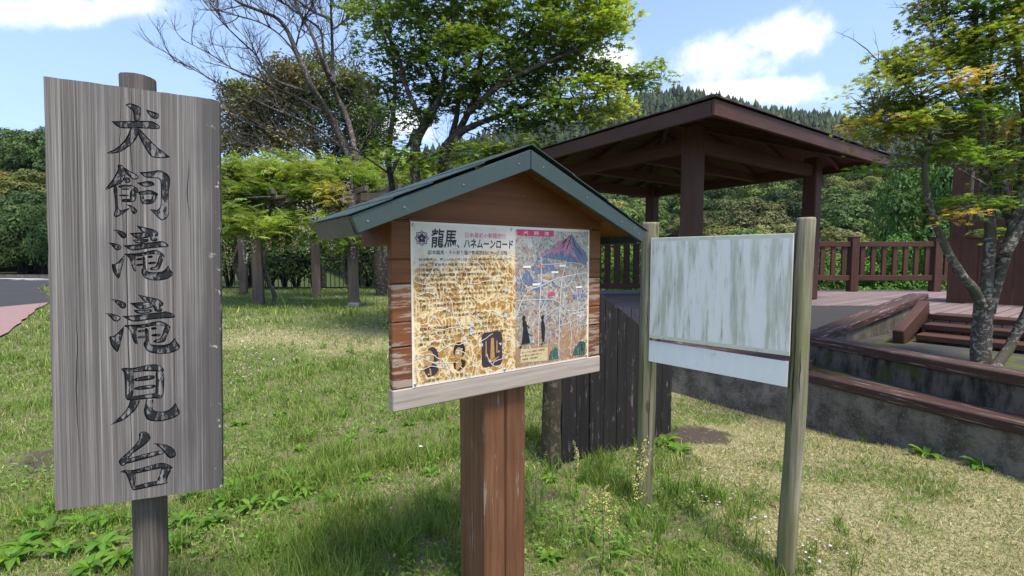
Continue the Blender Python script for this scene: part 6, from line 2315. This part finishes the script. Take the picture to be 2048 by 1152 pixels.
def leaf_blade_mesh(name, L, W, fold, curl, col, wavy=0.0):
    """one broad leaf: midrib along +y, arching"""
    m = MB()
    n = 7
    v = []
    for i in range(n + 1):
        f = i / n
        w = W * (math.sin(math.pi * (0.06 + 0.94 * f) ** 0.8)) ** 0.8 * 0.5 if f < 1 else 0.001
        y, z = L * f, L * (0.55 * f - curl * f * f)
        wz = wavy * W * math.sin(i * 2.1)
        v += [(-w, y, z + fold * w + wz), (0, y, z), (w, y, z + fold * w - wz)]
    f_ = []
    for i in range(n):
        a = i * 3
        f_ += [(a, a + 1, a + 4, a + 3), (a + 1, a + 2, a + 5, a + 4)]
    me = bpy.data.meshes.new(name)
    me.from_pydata(v, [], f_)
    c = np.ones((len(v), 4), np.float32)
    c[:, :3] = col
    c[1::3, :3] *= 1.25
    me.color_attributes.new('Col', 'FLOAT_COLOR', 'POINT').data.foreach_set('color', c.reshape(-1))
    me.materials.append(MATS['leaf'])
    smooth(me)
    return me


def build_weeds():
    rng = random.Random(31)
    vars_ = [leaf_blade_mesh('leaf', 1.0, 0.42, 0.35, 0.55, (0.125, 0.25, 0.032), 0.06), leaf_blade_mesh('leaf', 1.0, 0.34, 0.4, 0.75, (0.155, 0.285, 0.04), 0.05),
             leaf_blade_mesh('leaf', 1.0, 0.50, 0.25, 0.62, (0.105, 0.215, 0.03), 0.08)]
    big = [(60, 1045), (112, 1022), (165, 1058), (42, 1105), (125, 1112), (205, 1098), (245, 1125), (180, 1145), (20, 1130), (90, 1075), (215, 1050)]
    mid = [(470, 985), (512, 972), (560, 966), (605, 985), (452, 1012), (500, 1022), (382, 1000), (545, 1012), (362, 1050), (350, 1100), (430, 1050), (590, 960)]
    small = [(690, 832), (762, 862), (722, 962), (652, 1062), (862, 950), (482, 762), (850, 802), (700, 702), (1100, 962), (620, 730), (540, 720), (780, 930), (660, 1000), (910, 860), (560, 830), (480, 850), (620, 870), (880, 1010), (740, 1090),
             (560, 1100), (1100, 1120), (1090, 890), (600, 900), (460, 820), (700, 880), (820, 850)]
    wall = [(1452, 808), (1522, 828), (1745, 872), (1852, 912), (2012, 945), (1332, 888), (1395, 795), (1705, 862), (1960, 935), (1360, 905)]
    spots = [(p, 'b') for p in big] + [(p, 'm') for p in mid] + [(p, 's') for p in small] + [(p, 'w') for p in wall]
    info = {'b': ((0.065, 0.115), 13, 'large-leaved weed in the clump below the carved name sign', 'weeds below the carved sign'),
            'm': ((0.06, 0.10), 12, 'broad-leaved weed to the right of the carved sign post', 'weeds right of the carved sign post'),
            's': ((0.045, 0.08), 9, 'small leafy weed in the middle of the green lawn', 'weeds in the middle lawn'),
            'w': ((0.07, 0.14), 8, 'leafy weed growing at the foot of the low concrete wall', 'weeds at the wall foot')}
    for (p, k) in spots:
        q = on_ground(*p)
        (lo, hi), n, lab, grp = info[k]
        o = thing('weed_plant', lab, 'weed', (q.x, q.y, q.z), rng.uniform(0, 6.28), grp)
        for i in range(n + rng.randint(-2, 4)):
            c = put(bpy.data.objects.new('leaf', vars_[rng.randrange(3)]), o)
            s = rng.uniform(lo, hi)
            c.scale = (s, s, s * rng.uniform(0.7, 1.3))
            a = i * 2.4 + rng.uniform(-.4, .4)
            c.rotation_euler = (rng.uniform(-0.15, 0.55), rng.uniform(-.2, .2), a)
            c.location = (-0.012 * math.sin(a), 0.012 * math.cos(a), rng.uniform(0, 0.05 if k in 'bm' else 0.02))
            t = rng.uniform(0.8, 1.25)
            c.color = (t * rng.uniform(0.9, 1.15), t, t * 0.95, 1)

    # daisies and small pink flowers
    flat_mat('petal_white', (0.80, 0.80, 0.78), 0.6, 0.05, 50)
    flat_mat('petal_pink', (0.62, 0.30, 0.52), 0.6, 0.15, 50)
    flat_mat('petal_lilac', (0.66, 0.60, 0.74), 0.6, 0.1, 50)
    flat_mat('flower_eye', (0.62, 0.44, 0.05), 0.7, 0.1, 50)
    flat_mat('flower_stem', (0.10, 0.17, 0.03), 0.6, 0.15, 50)

    def flower_mesh(name, petal, r, n, h):
        m = MB()
        m.tube([(0, 0, -0.02), (0.004, 0.002, h * 0.5), (0, 0, h)], 0.0012, 4, cap=False, mi=2)
        for k in range(n):
            a = 2 * math.pi * k / n
            c, s = math.cos(a), math.sin(a)
            w = r * 2.4 / n
            m.add([(0, 0, h), (r * 0.6 * c - w * s, r * 0.6 * s + w * c, h + 0.002), (r * c, r * s, h + 0.001), (r * 0.6 * c + w * s, r * 0.6 * s - w * c, h + 0.002)], [(0, 1, 2, 3)], 0)
        m.add([(r * .3 * math.cos(k), r * .3 * math.sin(k), h + 0.003) for k in np.linspace(0, 2 * math.pi, 7)[:-1]], [tuple(range(6))], 1)
        return m.mesh(name, [MATS[petal], MATS['flower_eye'], MATS['flower_stem']], fix=False)
    kinds = {'d': (flower_mesh('daisy', 'petal_white', 0.015, 10, 0.09), 'daisy', 'white daisy in the lawn between carved sign and information board', 'white daisies in the lawn'),
             'p': (flower_mesh('pink_flower', 'petal_pink', 0.011, 5, 0.07), 'pink_flower', 'small pink flower in the patch right of the carved sign', 'pink flowers in the lawn'),
             'l': (flower_mesh('lilac_flower', 'petal_lilac', 0.0065, 5, 0.05), 'lilac_flower', 'tiny pale lilac flower in the grass below the white sign', 'tiny flowers below the white sign')}
    fl = [((x, y), 'd') for x, y in ((462, 695), (476, 702), (492, 700), (505, 708), (520, 700), (470, 715), (498, 722), (515, 728), (455, 732), (480, 735), (447, 748), (452, 775), (463, 770), (590, 728), (548, 725), (610, 700), (700, 672),
                                    (742, 858), (738, 866), (838, 908), (844, 906), (868, 832), (600, 790), (520, 762), (540, 700), (670, 690), (560, 765), (640, 735), (440, 700), (580, 690), (505, 690), (528, 715), (487, 690), (515, 715))]
    fl += [((rng.gauss(492, 24), rng.gauss(748, 13)), 'p') for _ in range(34)]
    fl += [((rng.gauss(1440, 70), rng.gauss(1000, 32)), 'l') for _ in range(34)] + [((rng.gauss(1640, 30), rng.gauss(1105, 18)), 'l') for _ in range(22)] + [((rng.gauss(1510, 40), rng.gauss(1080, 20)), 'l') for _ in range(12)]
    for (p, k) in fl:
        q = on_ground(*p)
        me, nm, lab, grp = kinds[k]
        o = put(bpy.data.objects.new(nm, me), None, (q.x, q.y, q.z - 0.01), rng.uniform(0, 6.28))
        s = rng.uniform(0.75, 1.25)
        o.scale = (s, s, s * rng.uniform(0.6, 1.2))
        # turn the heads a little
        o.rotation_euler = (rng.uniform(-.3, .5), rng.uniform(-.3, .3), o.rotation_euler.z)
        tag(o, lab, 'flower', grp)

    # tall sorrel with seed heads
    labs = ['tall seeding sorrel stalk before the left log post of the white sign', 'seeding sorrel stalk in front of the blackened plank screen', 'seeding sorrel stalk at the right edge of the information board post',
            'leaning sorrel stalk low in front of the white sign', 'short sorrel stalk beside the tallest seeding stalk', 'pale sorrel stalk at the lower middle of the lawn', 'thin sorrel stalk left of the white sign']
    for i, (x, y, h, lean) in enumerate(((1248, 1120, 250, 0.16), (1152, 1012, 120, 0.0), (1068, 1060, 150, 0.05), (1222, 1150, 180, -0.1), (1262, 1060, 150, 0.2), (1205, 1140, 150, 0.0), (1190, 1090, 110, -0.05))):
        q = on_ground(x, y)
        H = h * q.y / FPX
        o = thing('sorrel_stalk', labs[i], 'weed', (q.x, q.y, q.z), 0, 'sorrel stalks')
        m = MB()
        line = [Vector((lean * H * (k / 6) ** 1.3 + 0.004 * math.sin(k), 0.01 * math.sin(k * 1.3), H * k / 6)) for k in range(7)]
        m.tube(line, [0.0028 - 0.0003 * k for k in range(7)], 5, cap=False)
        side = []
        for k in range(5):
            p = line[3].lerp(line[6], k / 5)
            e = p + Vector((rng.uniform(-.05, .06), rng.uniform(-.03, .03), rng.uniform(0.05, 0.11)))
            m.tube([p, e], [0.0015, 0.0008], 4, cap=False)
            side.append((p, e))
        m.obj('stem', MATS['flower_stem'], o, fix=False)
        pos = []
        for a, b in side + [(line[3], line[6])]:
            for _ in range(int(34 if a is not line[3] else 90)):
                pp = a.lerp(b, rng.uniform(0.1, 1))
                pos.append((pp.x + rng.gauss(0, .006), pp.y + rng.gauss(0, .006), pp.z + rng.gauss(0, .004)))
        n = len(pos)
        base = np.where((RNG.uniform(0, 1, n) < 0.75)[:, None], np.array((0.60, 0.50, 0.20)), np.array((0.46, 0.42, 0.15)))
        me = scatter_mesh('seed_head', OVAL[0], OVAL[1], np.array(pos), rand_rot(n, 1.0), RNG.uniform(0.007, 0.012, n), vary(base, n, 0.2), MATS['leaf_dull'])
        tag(put(bpy.data.objects.new('seed_head', me), o), kind='stuff')
        for k in range(4):
            c = put(bpy.data.objects.new('leaf', vars_[1]), o, (0, 0, 0.01 + 0.03 * k))
            s = rng.uniform(0.07, 0.12)
            c.scale = (s * 0.5, s, s)
            c.rotation_euler = (rng.uniform(0.2, 0.7), 0, rng.uniform(0, 6.28))

    # dead leaves lying about
    dead = []
    for k, cc in enumerate(((0.30, 0.17, 0.11), (0.42, 0.28, 0.20), (0.20, 0.11, 0.06))):
        me = leaf_blade_mesh('fallen_leaf', 0.05, 0.022, 0.5, 0.5, cc, 0.1)
        dead.append(me)
    dl = ['brown fallen leaf left of the information board post, upper', 'pinkish fallen leaf left of the information board post, lower', 'pale fallen leaf nearest the information board post', 'fallen leaf in the grass at the far lower left of the post',
          'fallen leaf beside the seeding sorrel', 'pale fallen leaf in the grass below the white sign', 'small fallen leaf beside the right log post', 'fallen leaf on the dry grass by the wall', 'fallen leaf in front of the carved sign post',
          'fallen leaf in the middle lawn', 'brown fallen leaf on the dry grass, lower right', 'fallen leaf between the two log posts']
    for i, (x, y) in enumerate(((604, 1030), (632, 1113), (825, 1062), (606, 1056), (1100, 1045), (1490, 1052), (1540, 1010), (1770, 882), (420, 1120), (700, 1000), (1800, 1040), (1400, 930))):
        q = on_ground(x, y)
        o = put(bpy.data.objects.new('fallen_leaf', dead[i % 3]), None, (q.x, q.y, q.z + 0.022))
        o.rotation_euler = (-0.3 + rng.uniform(-.25, .25), rng.uniform(-.4, .4), rng.uniform(0, 6.28))
        s = rng.uniform(0.8, 1.3)
        o.scale = (s, s, s)
        tag(o, dl[i], 'leaf', 'fallen leaves')


build_grass()
build_weeds()


# ------------------------------------------------------------------ a little haze in the valley air
def build_haze():
    m = MB()
    m.box((-960, -80, -14), (960, 960, 135))
    o = m.obj('haze', [])
    mt = bpy.data.materials.new('haze')
    mt.use_nodes = True
    t = NT(mt.node_tree)
    mt.node_tree.nodes.remove(mt.node_tree.nodes['Principled BSDF'])
    vol = t.n('ShaderNodeVolumePrincipled', {'Color': (0.80, 0.88, 1.0), 'Density': 0.00009, 'Anisotropy': 0.1})
    mt.node_tree.links.new(vol.outputs[0], mt.node_tree.nodes['Material Output'].inputs['Volume'])
    o.data.materials.clear()
    o.data.materials.append(mt)
    tag(o, kind='stuff')


build_haze()


# ------------------------------------------------------------------ labels that say which one, for rows of alike things
def name_rows():
    words = ['leftmost', 'second', 'third', 'fourth', 'fifth', 'sixth', 'seventh', 'eighth', 'ninth', 'tenth', 'eleventh', 'twelfth', 'thirteenth', 'fourteenth',
             'fifteenth', 'sixteenth', 'seventeenth', 'eighteenth', 'nineteenth', 'twentieth', 'twenty-first', 'twenty-second', 'twenty-third', 'twenty-fourth', 'twenty-fifth', 'twenty-sixth']
    rows = {'weeds below the carved sign': 'large-leaved weeds clumped below the carved name sign', 'weeds right of the carved sign post': 'broad-leaved weeds right of the carved sign post',
            'weeds at the wall foot': 'leafy weeds at the foot of the concrete wall', 'weeds in the middle lawn': 'small leafy weeds in the middle lawn',
            'bushes beyond the deck railing': 'bright green bushes beyond the deck railing', 'tall bushes right of the deck': 'tall leafy bushes right of the deck',
            'shrubs behind the metal fence': 'dark shrubs behind the black metal fence', 'bushes on the far verge': 'dark bushes on the far verge of the road',
            'trees in the valley behind the lawn': 'dark rounded trees in the valley behind the lawn'}
    for g, ph in rows.items():
        obs = [o for o in SC.objects if o.parent is None and o.get('group') == g]
        obs.sort(key=lambda o: o.location.x / o.location.y)
        for i, o in enumerate(obs):
            if i < len(words):
                o['label'] = (words[i] + ' of the ' + ph) if i == 0 else (words[i] + ' from the left of the ' + ph)


name_rows()
